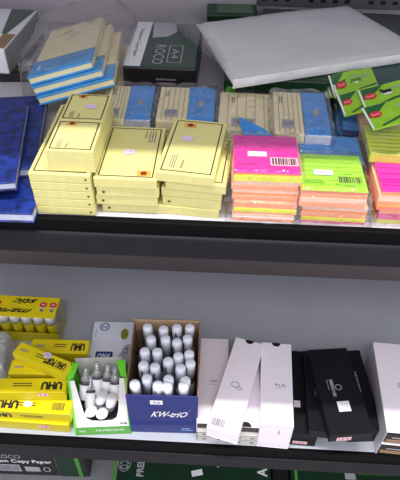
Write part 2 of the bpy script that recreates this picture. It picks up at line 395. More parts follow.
# ------------------------------------------------------------------ neon sticky note packs
def neon_pack(label, bl, br, layers, zb, depth, top, group, film_amp=0.003, cover=True, seed=1, blue_strip=False, wide=None, nofilm=False):
    oo, aa, ww = fr(bl, br, zb)
    if wide: ww = wide
    t = thing('sticky_note_pack', label, 'sticky notes', oo, aa, group)
    z = 0; r = random.Random(seed)
    for i, (c, hh) in enumerate(layers):
        jx = r.uniform(-.0012, .0012); jy = r.uniform(-.0006, .0008)
        m = MB(); m.box(jx, ww+jx, jy, depth+jy, z, z+hh-0.0001, NEON[c], bev=0.0005)
        for q in range(1, int(hh/0.0016)): m.rect((ww/2+jx, jy-0.0002, z+q*0.0016), X, Z, ww*0.98, 0.0005, NEON[{'salmon': 'orange', 'peach': 'white', 'orange': 'pink', 'yellow': 'lime'}.get(c, 'salmon')])
        m.build('note_pad', t); z += hh
    if cover:
        ln = mag_line if top is mag else (lime_line if top is lime else ylime_line)
        m = MB(); e = 0.0003
        m.box(0.0005, ww-0.0005, -0.001, depth, z, z+0.0011, top, bev=0.0003); zt = z+0.0011+e
        nl = 7 if top is not mag else 2
        for q in range(nl):
            yy = depth*(0.14+0.74*q/(max(1, nl-1))) if nl > 2 else depth*(0.06+0.84*q)
            m.rect((ww/2, yy, zt), X, Y, ww*0.97, 0.0006, ln)
        m.text('NEON STICK NOTES', (ww*0.28, depth*0.9, zt+e), X, Y, ww*0.34, 0.0022, ln)
        if top is not ylime or True:
            m.barcode((ww*0.76, depth*0.28, zt+e), X, Y, ww*0.36, depth*0.17, ink, top if top is not mag else pinkw, seed)
            m.lines((ww*0.76, depth*0.12, zt+e), X, Y, ww*0.22, 0.003, 1, ln); m.lines((ww*0.76, depth*0.44, zt+e), X, Y, ww*0.22, 0.003, 1, ln)
            m.lines((ww*0.22, depth*0.20, zt+e), X, Y, ww*0.34, 0.006, 2, ln, 5); m.text('A', (ww*0.55, depth*0.16, zt+e), X, Y, 0.004, 0.0035, ln, 0.03)
        m.build('cover_sheet', t)
        sm = MB()
        if top is mag and 'ruled' in label: return t, oo, aa, ww, z
        sm.rect((ww*0.36, depth*0.46, zt+2*e), X, Y, 0.021, 0.0095, white); sm.text('3.0', (ww*0.36, depth*0.46, zt+3*e), X, Y, 0.009, 0.004, palegrey)
        sm.build('price_sticker', t)['label'] = 'white price sticker'
        z = zt+2*e
    if not nofilm: film(-0.002, ww+0.002, -0.0015, depth+0.003, 0.0003, z+0.0008, 'plastic_wrap', t, clear, film_amp, 9, seed, 0.010)['label'] = 'clear crinkled film'
    return t, oo, aa, ww, z
mm = 0.001
# pink: lower pack and upper pack
neon_pack('neon sticky note pack with no cover showing, under the magenta-topped pack', (232.5, 219.5), (294, 222.5), [('salmon', 4*mm), ('white', 2*mm), ('peach', 4*mm), ('salmon', 3*mm), ('yellow', 6*mm), ('salmon', 8*mm)], 0, .07, mag, 'neon note packs under magenta', cover=False, seed=4)
ZP = 0.0275
t, po, pa, pw, pz = neon_pack('neon sticky note pack with magenta cover sheet and barcode', (231.5, 199), (297, 201.5), [('salmon', 6*mm), ('orange', 3*mm), ('peach', 5*mm), ('salmon', 7*mm), ('peach', 5*mm), ('yellow', 9*mm), ('orange', 2.5*mm)], ZP, .070, mag, 'neon note packs', seed=5)
print('pink', pw, pz)
neon_pack('neon sticky note pack with no cover showing, under the lime-topped pack', (300, 222), (364, 225.5), [('pink', 4*mm), ('yellow', 5*mm), ('salmon', 7*mm), ('orange', 3*mm), ('peach', 6*mm)], 0, .07, lime, 'neon note packs under lime', cover=False, seed=6)
t, go, ga, gw, gz = neon_pack('neon sticky note pack with lime green cover sheet and barcode', (299, 206), (364, 209), [('salmon', 7*mm), ('peach', 6*mm), ('salmon', 6*mm), ('orange', 4*mm)], 0.0268, .066, lime, 'neon note packs', seed=7)
neon_pack('coverless neon note pack under the pink lined pack at the shelf end', (376.5, 223.5), (444, 227), [('ylime', 6*mm), ('magenta', 9*mm), ('salmon', 6*mm)], 0, .07, mag, 'neon note packs at the shelf end', cover=False, seed=8)
t, mo, ma, mw, mz = neon_pack('neon sticky note pack with a ruled pink cover, at the shelf end', (376, 209.5), (444, 213), [('orange', 6*mm), ('salmon', 6*mm), ('peach', 9*mm), ('salmon', 5*mm)], 0.0228, .082, mag, 'neon note packs', seed=9)
z0 = 0.0
m = MB()
for q in range(6): m.rect((mw*0.5, .010+q*.0105, mz+0.0021), X, Y, mw*0.94, 0.0012, mag_line)
ln_ = m.build('ruled_lines', t)

# ------------------------------------------------------------------ cream and blue pad packs behind
def map_pack(label, TL, TR, BR, BL, ztop, split, hgt=0.016, group='cream and blue pad packs behind the front stacks', parts=True, seed=1, cream_only=False, blue_first=False, bt=None):
    oo, aa, ww = fr(BL, BR, ztop); dd_ = loc2(TL, ztop, oo, aa)[1]
    t = thing('sticky_note_pack', label, 'sticky notes', (oo.x, oo.y, ztop-hgt), aa, group)
    x1 = ww*split; e = 0.0003
    m = MB(); m.box(0, x1-0.0005, 0, dd_, 0, hgt-0.001, cream_grey, bev=0.0012)
    for q in range(1, 6):
        m.rect((x1*q/6, dd_/2, hgt-0.001+e), X, Y, 0.0011, dd_*0.94, cream_line)
    m.lines((x1*0.25, dd_*0.8, hgt-0.001+2*e), Y, -X, dd_*0.2, 0.005, 2, olive, seed)
    m.rect((x1*0.45, dd_*0.22, hgt-0.001+3*e), X, Y, x1*0.42, dd_*0.2, palegrey)
    m.barcode((x1*0.45, dd_*0.22, hgt-0.001+4*e), X, Y, x1*0.34, dd_*0.12, greytxt, palegrey, seed)
    m.build('cream_pad', t)
    if not cream_only:
        m = MB(); m.box(x1, ww, 0, dd_, 0, hgt, pageedge, bev=0.001, top=blue, side=blue)
        cx, cy = (x1+ww)/2, dd_*0.5; bw = ww-x1; zt = hgt+e
        r = random.Random(seed+5)
        m.face([(cx+bw*0.14*math.cos(k)*r.uniform(.5, 1.2), cy+dd_*0.09*math.sin(k)*r.uniform(.6, 1.3), zt) for k in [i*.785 for i in range(8)]], cream_line)
        for k in range(5): m.oval((cx+r.uniform(-.35, .35)*bw, cy+r.uniform(-.4, .4)*dd_, zt), X, Y, bw*0.05, dd_*0.018, lightblue, 8)
        m.build('blue_pad', t)
    film(-0.002, ww+0.002, -0.002, dd_+0.002, 0.0003, hgt+0.001, 'plastic_wrap', t, clearthick, 0.0045, 9, seed, 0.004)['label'] = 'clear crinkled film'
    return t, oo, aa, ww, dd_
def under(res, n, h, z_top, label, seed):
    t, oo, aa, ww, dd_ = res
    zz = z_top
    k = 0
    h = zz/n
    while k < n:
        hh = min(h, zz); 
        if hh < 0.003: break
        u = thing('sticky_note_pack', label+(', upper' if k == 0 else ', lowest'), 'sticky notes', (oo.x, oo.y+0.002*(k+1) if k % 2 == 0 else oo.y, zz-hh), aa, 'pad packs under the film-wrapped ones')
        m = MB(); m.box(0, ww*0.55, 0, dd_, 0, hh-0.0008, cream_grey, bev=0.001).build('cream_pad', u)
        m = MB(); m.box(ww*0.555, ww, 0, dd_, 0, hh-0.0008, pageedge, bev=0.001, top=blue, side=blue).build('blue_pad', u)
        zz -= hh; k += 1
ZT = 0.048
r1 = map_pack('cream and blue pad pack in film nearest the bagged packs, behind the middle boxes', (114, 85), (159, 86), (150, 120), (102, 119), ZT, 0.46, seed=2)
under(r1, 2, 0.016, ZT-0.0166, 'pad pack beneath the wrapped one behind the middle boxes', 1)
r2 = map_pack('cream and blue pad pack in film behind the askew top box', (164, 86), (213, 88), (214, 122), (155, 120), ZT, 0.54, seed=3)
under(r2, 2, 0.016, ZT-0.0166, 'pad pack beneath the wrapped one behind the askew box', 2)
r3 = map_pack('cream lined pad pack in crumpled film, no blue half, under the pouch corner', (222, 91), (276, 92), (274, 133), (217, 130), ZT, 1.0, seed=4, cream_only=True)
under(r3, 2, 0.016, ZT-0.0166, 'pad pack beneath the all-cream pack', 3)
r4 = map_pack('cream and blue pad pack lying above the lime pack, beside the green cards', (280, 91), (334, 91), (332, 136), (275, 133), ZT+0.012, 0.54, seed=6)
under(r4, 2, 0.016, ZT+0.012-0.0166, 'pad pack beneath the wrapped one beside the green cards', 4)
# blue wrapped pads lying between, in front of the all-cream pack and above the lime pack
A = [PZ(p, .052) for p in ((239, 117), (243, 135), (274, 136), (262, 128))]
m = MB(); m.slab([Vector((p.x, p.y, .0485)) for p in A][::-1], [Vector((p.x, p.y, .0525)) for p in A][::-1], blue)
tag(m.build('sticky_note_pad'), 'three-cornered blue pad peeking out above the magenta cover sheet', 'sticky notes')
oo, aa, ww = fr((299, 160), (365, 163), 0.048)
dd_ = 0.05
t = thing('sticky_note_pack', 'blue topped pad pack in film lying directly behind the lime cover sheet', 'sticky notes', (oo.x, oo.y+0.004, .026), aa)
MB().box(0, ww, 0, dd_, 0, 0.021, blue, bev=.001).build('note_pad', t)
film(-0.001, ww+0.001, -0.003, dd_+0.002, 0.0, 0.0205, 'plastic_wrap', t, clearthick, 0.003, 9, 17, 0.003)

# ------------------------------------------------------------------ bagged packs, back left
ZBAG = 0.075
bo, ba, bw = fr((27, 80), (90, 63), ZBAG)
bd = loc2((52, 30), ZBAG, bo, ba)[1]
print('bag', bw, bd, ba)
bagc = Vector((bo.x, bo.y, 0))
BM, BWd, BDp = best_tilt((27, 77), .064, (90, 60), (51, 30), rng=(-.01, .05)); BDp = min(BDp, .21); print('bag', BWd, BDp)
def bag_pack(label, dx, dy, dw, k):
    w_, d_, h_ = BWd+dw, BDp, .0125
    t = thing('sticky_note_pack', label, 'sticky notes', (0, 0, 0), 0, 'cream and blue pad packs inside the clear bag')
    t.matrix_world = BM @ Matrix.Translation((dx, dy, -(h_+.0004)*(k+1)))
    m = MB(); y1 = d_*.27
    m.box(0, w_, 0, d_, 0, h_-.001, cream_grey, bev=.0015)
    m.lines((w_*.22, d_*.93, h_-.0006), X, Y, w_*.22, .004, 1, greytxt); m.lines((w_*.82, d_*.93, h_-.0006), X, Y, w_*.2, .004, 1, olive)
    m.build('cream_pad', t)
    m = MB(); m.box(-.001, w_+.001, -.0012, y1, h_-.003, h_, blue_edge, bev=.001); m.box(-.001, w_+.001, -.0012, .002, .0, .003, blue_edge, bev=.0008)
    m.build('blue_band', t)
bag_pack('cream pad pack with a blue band, topmost inside the clear bag', 0, 0, 0, 0)
bag_pack('cream pad pack with a blue band, middle one in the clear bag', .002, -.004, .008, 1)
bag_pack('cream pad pack with a blue band, bottom one in the clear bag', .004, -.010, .018, 2)
# second bundle to the right inside the bag (upright cream pads)
rr = [PZ(p, .05) for p in ((97, 88), (122, 93), (127, 37), (106, 31))]
o2, a2, w2 = fr((66, 96), (120, 98), .024)
t = thing('sticky_note_pack', 'flat cream pad bundle under the banded packs inside the clear bag', 'sticky notes', (o2.x, o2.y, .0), a2, None)
d2 = loc2((127, 38), .024, o2, a2)[1]*.9
MB().box(0.002, w2, 0, d2, 0, .011, cream_grey, bev=.001).build('note_pad', t); MB().box(0.004, w2-.002, .003, d2-.003, .0112, .023, cream_grey, bev=.001).build('note_pad', t)
# the bag itself: a draped film
def draped(name, outline, zfun, m, nseg=26, seed=3, amp=.003):
    pass
def bagmesh(name, parent_none, pts, zc, m, seed=1, amp=.006, rings=9, n=44, zbase=.001):
    """closed polygon footprint pts (world x,y), domed to height zc"""
    r = random.Random(seed); cx = sum(p[0] for p in pts)/len(pts); cy = sum(p[1] for p in pts)/len(pts)
    per = []
    for i in range(n):
        k = i/n*len(pts); a_, f_ = int(k), k-int(k); p, q = pts[a_ % len(pts)], pts[(a_+1) % len(pts)]
        per.append((p[0]*(1-f_)+q[0]*f_, p[1]*(1-f_)+q[1]*f_))
    vs = []; fs = []
    prof = [(1.0, 0), (1.0, .35), (.99, .7), (.96, .93), (.85, 1.0), (.65, 1.02), (.4, 1.02), (.15, 1.02)]
    for s_, zf in prof:
        for (x_, y_) in per:
            zz = zc(x_, y_) if callable(zc) else zc
            vs.append((cx+(x_-cx)*s_+r.uniform(0, amp)*(x_-cx)/.1, cy+(y_-cy)*s_+r.uniform(0, amp)*(y_-cy)/.1, zbase+(zz-zbase)*zf+(r.uniform(0, amp) if zf > 0 else 0)))
    for k in range(len(prof)-1):
        for i in range(n): j = (i+1) % n; fs.append((k*n+i, k*n+j, (k+1)*n+j, (k+1)*n+i))
    fs.append(tuple((len(prof)-1)*n+i for i in range(n)))
    mb = MB(); mb.add(vs, fs, m, True); return mb.build(name)
foot = [PZ(p, 0)[:2] for p in ((28, 106), (60, 117), (126, 106))] + [PZ(p, .05)[:2] for p in ((136, 28), (112, 8), (46, 26))]
bagfoot = foot
o = bagmesh('plastic_bag', None, foot, ZBAG+.002, clearbag, 5, .006)
tag(o, 'crumpled clear plastic bag holding cream and blue pad packs', 'bag')

# ------------------------------------------------------------------ blue notebooks, front left
def notebook(label, BR, TR, z0, th, w_, seed, emblem=False, BLp=None):
    """BR front right corner, TR far right corner of the cover at the top of the book"""
    z1 = z0+th; p, q = PZ(BR, z1), PZ(TR, z1)
    if BLp: l = PZ(BLp, z1); d = p-l; ang = math.atan2(d.y, d.x)
    else: d = q-p; ang = math.atan2(d.y, d.x)-math.pi/2
    xv_ = Vector((math.cos(ang), math.sin(ang), 0)); yv_ = Vector((-math.sin(ang), math.cos(ang), 0))
    D = (q-p).dot(yv_); org = p-xv_*w_; org.z = z0
    t = thing('notebook', label, 'notebook', org, ang, 'blue hardcover notebooks')
    c = 0.0022
    MB().box(0.004, w_-.0012, .0015, D-.0015, c, th-c, pageedge, bev=.0004).build('page_block', t)
    m = MB(); m.box(0, w_, 0, D, 0, c, leatherblue, bev=.0008); m.box(0, w_, 0, D, th-c, th, leatherblue, bev=.0008); m.box(0, .004, 0, D, c, th-c, leatherblue, bev=.0003)
    if emblem: m.text('2023', (w_*0.5, D*0.62, th+.0003), X, Y, .03, .012, gold, .02); m.ring((w_*.5, D*.62, th+.0003), X, Y, .028, .014, .0015, gold)
    m.build('cover', t)
    # corner cap on the spine end
    return t
notebook('blue marbled hardcover notebook, bottom of the three', (32, 214), (52, 140), 0.0, .014, .16, 1, BLp=(-40, 212))
notebook('blue marbled hardcover notebook, middle one poking out behind the top one', (34.5, 168), (47, 95), .0143, .013, .15, 2)
notebook('blue marbled hardcover notebook, topmost with gold print', (15, 182), (28, 101), .0276, .012, .15, 3, emblem=True)

# ------------------------------------------------------------------ paper reams on the upper shelf
# white-topped ream, far left
z1 = .052
p0, p1 = PZ((4, 50), z1), PZ((38, 10), z1); d = p1-p0; L_ = min(d.length, .30); ang = math.atan2(d.y, d.x)-math.pi/2
t = thing('paper_ream', 'white wrapped paper ream with dark green edge stripe at the shelf end', 'paper', (p0.x-.21*math.cos(ang), p0.y-.21*math.sin(ang), 0), ang)
print('ream L', d.length)
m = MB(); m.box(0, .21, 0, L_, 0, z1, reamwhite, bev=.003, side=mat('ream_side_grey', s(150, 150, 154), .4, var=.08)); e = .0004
m.face([(.185, L_*.35, z1+e), (.193, L_*.35, z1+e), (.207, L_*.98, z1+e), (.165, L_*.98, z1+e)], green_dk); m.rect((.198, .03, z1+e), X, Y, .02, .05, kraft)
m.lines((.14, L_*.55, z1+e), Y, -X, .08, .012, 2, greytxt); m.box(.2092, .2115, .001, L_-.001, .001, .012, blacksoft, bev=.0005)
m.build('wrapper', t)
# small dark thing in front of it
oo, aa, ww = fr((-6, 74), (30, 74), .014)
t = thing('paper_ream', 'flat black carton lying in front of the white ream', 'paper', (oo.x, oo.y, 0), aa)
m = MB(); m.box(0, ww, 0, .03, 0, .014, blacksoft, bev=.001); m.lines((ww*.6, .015, .0145), X, Y, ww*.4, .008, 2, greytxt, 4); m.build('carton', t)
# dark green ream lying behind the middle packs
z1 = .05
oo, aa, ww = fr((122, 66), (196, 69), z1); D = loc2((147, 22), z1, oo, aa)[1]
print('green ream', ww, D)
t = thing('paper_ream', 'dark green paper ream with a pale side band, behind the cream and blue packs', 'paper', (oo.x, oo.y, 0), aa)
m = MB(); m.box(0, ww, 0, D, 0, z1, blacksoft, bev=.003, top=green_dk); e = .0004
m.rect((ww*.125, D/2, z1+e), X, Y, ww*.23, D*.985, reamwhite)
m.text('Premium Copy Paper', (ww*.115, D*.5, z1+2*e), -Y, X, D*.62, ww*.07, ink)
m.text('ROCO', (ww*.46, D*.26, z1+2*e), -Y, X, D*.40, ww*.15, palegrey, .0)
m.frame((ww*.68, D*.28, z1+e), X, Y, ww*.2, D*.36, .0012, palegrey); m.text('A4', (ww*.68, D*.28, z1+2*e), -Y, X, D*.2, ww*.1, palegrey)
m.face([(ww*.30, D*.62, z1+e), (ww*.52, D*.66, z1+e), (ww*.64, D*.78, z1+e), (ww*.60, D*.985, z1+e), (ww*.26, D*.985, z1+e)], palegrey)
m.lines((ww*.6, -.0004, z1*.5), X, Z, ww*.3, .02, 3, greytxt, 6)
m.build('wrapper', t)
# green ream against the back, under the grey pack's far edge
def ream_back(label, pl, pr, zt, D, mt, txt=None):
    oo, aa, ww = fr(pl, pr, zt); t = thing('paper_ream', label, 'paper', (oo.x, oo.y, 0), aa)
    m = MB(); m.box(0, ww, 0, D, 0, zt, mt, bev=.003)
    m.rect((ww*.12, -.0005, zt*.55), X, Z, ww*.1, zt*.4, green_br); m.rect((ww*.55, D*.5, zt+.0005), X, Y, ww*.7, D*.8, green_cor)
    m.build('wrapper', t); return t, ww
ream_back('deep green paper ream against the back panel, behind the grey pouch', (207, 14), (258, 15), .05, .05, green_deep)
oo, aa, ww = fr((262, 30), (420, 38), .04)
t = thing('paper_ream', 'charcoal wrapped paper ream behind the grey pouch, under the slotted rail', 'paper', (oo.x, oo.y, 0), aa)
MB().box(0, ww, 0, .085, 0, .045, mat('charcoal_green_wrap', s(78, 84, 82), .4, var=.2, scale=20), bev=.003).build('wrapper', t)
# dark green ream under the pouch (carries it) and behind the green cards
oo, aa, ww = fr((224, 84), (330, 88), .055)
t = thing('paper_ream', 'green paper ream supporting the grey pouch, seen behind the all-cream pack', 'paper', (oo.x, oo.y+.012, 0), aa)
m = MB(); m.box(0, ww, 0, .19, 0, .058, green_deep, bev=.003); m.rect((ww*.07, -.0004, .03), X, Z, .012, .03, green_br); m.build('wrapper', t)
oo, aa, ww = fr((352, 84), (460, 90), .055)
t = thing('paper_ream', 'dark teal ream supporting the grey pouch, seen above the green cards', 'paper', (oo.x, oo.y-.01, 0), aa)
m = MB(); m.box(0, ww, 0, .21, 0, .058, mat('teal_wrap', s(40, 74, 66), .4, var=.1), bev=.003); m.lines((ww*.3, -.0004, .045), X, Z, .06, .01, 2, green_band); m.build('wrapper', t)

# ------------------------------------------------------------------ big grey-white poly pouch on top
ZG = .072
c4 = [PZ(p, ZG) for p in ((233, 80), (432, 50), (350, 2.5), (196, 20))]
def grid_pouch(c4, th, n=22, seed=2):
    r = random.Random(seed); top = []; vs = []; fs = []
    A_, B_, C_, D_ = c4
    for j in range(n+1):
        for i in range(n+1):
            u, v = i/n, j/n
            p = A_*(1-u)*(1-v)+B_*u*(1-v)+C_*u*v+D_*(1-u)*v
            e_ = min(u, 1-u, v, 1-v)*n
            k = min(1, e_/1.2)**.5
            zz = p.z-th*.5+th*.5*k+.0010*math.sin(9*u+3)*math.cos(7*v)+(r.uniform(-.0006, .0006) if 0 < e_ else 0)
            vs.append((p.x, p.y, zz))
    N = (n+1)**2
    for j in range(n+1):
        for i in range(n+1):
            u, v = i/n, j/n; p = A_*(1-u)*(1-v)+B_*u*(1-v)+C_*u*v+D_*(1-u)*v; e_ = min(u, 1-u, v, 1-v)*n; k = min(1, e_/1.2)**.5
            vs.append((p.x, p.y, p.z-th*.5-th*.5*k))
    ix = lambda i, j, o=0: o+j*(n+1)+i
    for j in range(n):
        for i in range(n):
            fs.append((ix(i, j), ix(i+1, j), ix(i+1, j+1), ix(i, j+1))); fs.append((ix(i, j, N), ix(i, j+1, N), ix(i+1, j+1, N), ix(i+1, j, N)))
    for i in range(n):
        fs += [(ix(i, 0, N), ix(i+1, 0, N), ix(i+1, 0), ix(i, 0)), (ix(i+1, n, N), ix(i, n, N), ix(i, n), ix(i+1, n)),
               (ix(0, i+1, N), ix(0, i, N), ix(0, i), ix(0, i+1)), (ix(n, i, N), ix(n, i+1, N), ix(n, i+1), ix(n, i))]
    return vs, fs
t = thing('poly_pouch', 'large grey-white plastic sheeted pouch lying across the reams at the back', 'package', (c4[0].x, c4[0].y, .0583))
vs, fs = grid_pouch(c4, .013)
org = Vector((c4[0].x, c4[0].y, .0583))
m = MB(); m.add([Vector(v)-org for v in vs], fs, greypack, True); ob = m.build('sheet_pack', t, weld=True)
m = MB()
for k in range(26):   # puckered front fold
    u0, u1 = k/26, (k+1)/26; p, q = c4[0].lerp(c4[1], u0)-org, c4[0].lerp(c4[1], u1)-org
    d = Vector((.1, -1, 0)).normalized()*.003
    m.face([p+Z*.001+d*.2, q+Z*.001+d*.2, q+d*(1+.3*math.sin(k))-Z*.006, p+d*(1+.3*math.sin(k-1))-Z*.006], poly_edge, True)
    m.face([p+d*(1+.3*math.sin(k-1))-Z*.006, q+d*(1+.3*math.sin(k))-Z*.006, q-Z*.0125+d*.2, p-Z*.0125+d*.2], poly_edge, True)
m.build('front_fold', t, weld=True)
fl_p = [PZ((196, 20), ZG), PZ((233, 84), ZG-.004), PZ((213, 60), .060), PZ((186, 37), .056), PZ((170, 22), .054), PZ((180, 16), .056)]
m = MB(); cc = sum(fl_p, Vector())/len(fl_p)
rr_ = random.Random(4)
for i in range(len(fl_p)):
    p, q = fl_p[i]-org, fl_p[(i+1) % len(fl_p)]-org; mdl = (p+q)/2+Z*rr_.uniform(-.002, .006); c_ = cc-org+Z*.008
    m.face([p, mdl, c_], clearthick); m.face([mdl, q, c_], clearthick)
m.build('clear_flap', t)['label'] = 'clear crumpled flap of film'

# ------------------------------------------------------------------ green blister cards, back right
def card(label, BL, BR, TL, z, seed, icon=None, z2=None):
    M_, w_, D = best_tilt(BL, z, BR, TL, rng=(-.03, .05))
    print('card', w_, D, M_[2][2])
    t = thing('blister_card', label, 'blister pack', (0, 0, 0), 0, 'green blister cards'); t.matrix_world = M_
    m = MB(); m.box(0, w_, 0, D, 0, .002, green_leaf, bev=.0003); m.box(.004, w_-.004, .004, D-.004, -.004, 0, clearthick, bev=.001); e = .0004; zt = .002+e
    m.rect((.0012, D/2, zt), X, Y, .0022, D*.97, white)
    m.face([(.003, D*.97, zt), (.003, D*.45, zt), (w_*.25, D*.62, zt), (w_*.5, D*.97, zt)], green_cor)
    m.face([(w_*.2, .001, zt), (w_*.22, D*.10, zt), (w_*.6, D*.30, zt), (w_*.98, D*.36, zt), (w_*.98, D*.30, zt), (w_*.6, D*.20, zt)], green_cor)
    if icon != 'plain': m.oval((w_*.19, D*.56, zt+e), X, Y, w_*.125, D*.14, red); m.text('Steck', (w_*.19, D*.56, zt+2*e), X, Y, w_*.17, D*.11, pinkw, .01)
    m.lines((w_*.78, D*.72, zt+e), X, Y, w_*.3, D*.14, 2, palegrey, seed)
    if icon == 'dog':
        cx, cy = w_*.52, D*.62
        m.rect((cx, cy, zt+e), X, Y, w_*.18, D*.16, ink); m.rect((cx-w_*.10, cy+D*.08, zt+e), X, Y, w_*.05, D*.14, ink); m.oval((cx, cy-D*.11, zt+e), X, Y, w_*.10, D*.05, white, 12)
    if icon == 'arch':
        cx, cy = w_*.55, D*.62; m.text('/^^\\', (cx, cy, zt+e), X, Y, w_*.26, D*.14, green_cor, .03); m.oval((cx, cy-D*.09, zt+e), X, Y, w_*.05, D*.04, white, 10)
    m.build('card', t)
    return t
card('green blister card with leafy print, farthest back under the grey pouch', (338, 103), (381, 93), (331, 78), .052, 1, 'arch')
card('green blister card lying lowest, partly under the two nearer the shelf end', (344.5, 117.5), (385, 106), (337, 97), .056, 2)
card('green blister card with a black icon on it', (365.5, 112), (418, 99), (357.5, 92), .068, 3, 'dog')
card('green blister card nearest the lined yellow-green pad', (373, 131), (424, 118), (361, 109.5), .075, 4)
for k in range(3): card(f'green blister card showing only its white edge, {["nearest to","second from","farthest from"][k]} the leafy card', (334.5-k*4.2, 99-k*.5), (366-k*4, 92), (328-k*4.2, 77), .048-k*.0045, 5+k, 'plain')
# support beneath the cards: boxed blue pads seen edge-on
oo, aa, ww = fr((338, 134), (372, 137), .040)
dd_ = .085
t = thing('sticky_note_pack', 'stack of blue pads in film seen under the green blister cards', 'sticky notes', (oo.x, oo.y, 0), aa)
rr_ = random.Random(8)
for k in range(4): MB().box(.002*k, .048, .003*k, dd_, k*.0104, k*.0104+.0102, pageedge, bev=.0008, top=blue, front=(kwblue if k % 2 else blue), side=blue).build('note_pad', t)
film(-.002, .050, -.002, dd_+.002, .0002, .0418, 'plastic_wrap', t, clearthick, .002, 9, 21, .003)
# white edges standing behind the lined pad pack
# yellow-green lined pack
zt = .0600; oo, aa, ww = fr((371, 153), (438, 157), zt+.002); D = loc2((368.5, 124), zt+.002, oo, aa)[1]
t = thing('sticky_note_pack', 'lined yellow-green sticky note pack between blister cards and pink lined pack', 'sticky notes', (oo.x, oo.y, 0), aa)
print('ylime', ww, D)
MB().box(0, ww, 0, D, .0012, .0118, NEON['ylime'], bev=.0008).build('note_pad', t)
t.location.z = .0482
u = thing('sticky_note_pack', 'plain peach pad block carrying the far half of the lined yellow-green pack', 'sticky notes', (oo.x+.004, oo.y+.062, 0), aa)
for k in range(3): MB().box(0, ww-.008, 0, .05, k*.0161, k*.0161+.016, NEON['peach'], bev=.001).build('note_pad', u)
m = MB(); m.box(0, ww, -.0005, D, .0118, .0126, ylime, bev=.0002)
for q in range(6): m.rect((ww*.52, D*(.12+.13*q), .0130), X, Y, ww*.96, .0013, ylime_line)
m.text('Neon stick notes', (ww*.25, D*.90, .0130), X, Y, ww*.34, .003, olive); m.text('removable', (ww*.26, D*.06, .0130), X, Y, ww*.28, .0028, olive)
m.build('cover_sheet', t)
film(-.001, ww+.001, -.001, D+.001, .0005, .0138, 'plastic_wrap', t, clear, .001, 9, 23, .001)

# crinkled film bunched between the neon stacks
def flap(label, px, z, seed, amp=.004):
    pass

# ================================================================== LOWER SHELF (z = ZL)
# ---------- glue stick box, far left
hb = .085
oo, aa, ww = fr((-34, 314), (54, 318.5), ZL+hb); D = loc2((61, 298), ZL+hb, oo, aa)[1]
print('stic', ww, D)
t = thing('glue_stick_box', 'yellow display box of glue sticks with white caps showing, back corner of lower shelf', 'box', (oo.x, oo.y, ZL), aa)
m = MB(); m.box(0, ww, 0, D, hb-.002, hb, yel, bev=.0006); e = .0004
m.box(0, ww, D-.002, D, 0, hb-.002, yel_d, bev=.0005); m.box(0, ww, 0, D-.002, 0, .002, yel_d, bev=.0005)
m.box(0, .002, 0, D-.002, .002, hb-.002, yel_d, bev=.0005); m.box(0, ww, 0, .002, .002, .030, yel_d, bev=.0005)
m.text('magic', (ww*.50, D*.30, hb+e), -X, -Y, ww*.40, D*.34, ink, .03, .25)
m.text('stic', (ww*.60, D*.74, hb+e), -X, -Y, ww*.25, D*.26, ink, .03, .25)
for u in (.83, .945):
    m.oval((ww*u, D*.62, hb+e), X, Y, .008, .0065, red, 16); m.oval((ww*u, D*.62, hb+2*e), X, Y, .0045, .002, pinkw, 10); m.rect((ww*u, D*.38, hb+e), X, Y, .006, .010, greytxt); m.rect((ww*u, D*.45, hb+2*e), X, Y, .008, .004, lilac)
m.oval((ww*.30, D*.62, hb+e), X, Y, .008, .0065, red, 16)
m.build('carton', t)
m = MB(); m.box(ww-.0012, ww, .002, D-.002, .002, hb-.0022, clear, bev=0); m.build('clear_side', t)
stick0 = None
nst = 7; pitch = (ww-.008)/nst
for r_ in range(2):
    for i in range(nst):
        if r_*0.03+.016 > D-.012: continue
        ps = oo+Vector((math.cos(aa)*(.005+pitch*(i+.5))-math.sin(aa)*(.016+.027*r_), math.sin(aa)*(.005+pitch*(i+.5))+math.cos(aa)*(.016+.027*r_), 0)); ps.z = ZL+.0022
        if stick0 is None:
            stick0 = thing('glue_stick', 'yellow glue stick with white cap standing in the yellow display box', 'glue stick', ps, aa, 'glue sticks in the yellow display box')
            MB().lathe([(.0085, 0), (.0115, .001), (.0115, .05), (.0112, .051)], gluebody).build('tube', stick0)
            MB().lathe([(.0122, .051), (.0122, .070), (.0116, .0735), (.009, .0745)], capw).build('cap', stick0)
            oo_ = stick0
        else: oo_ = copy_tree(stick0)
        oo_.location = ps; oo_['label'] = f'glue stick with white cap, {["nearest","second","third","fourth","fifth","sixth","seventh"][nst-1-i]} from the clear end of the yellow display box'

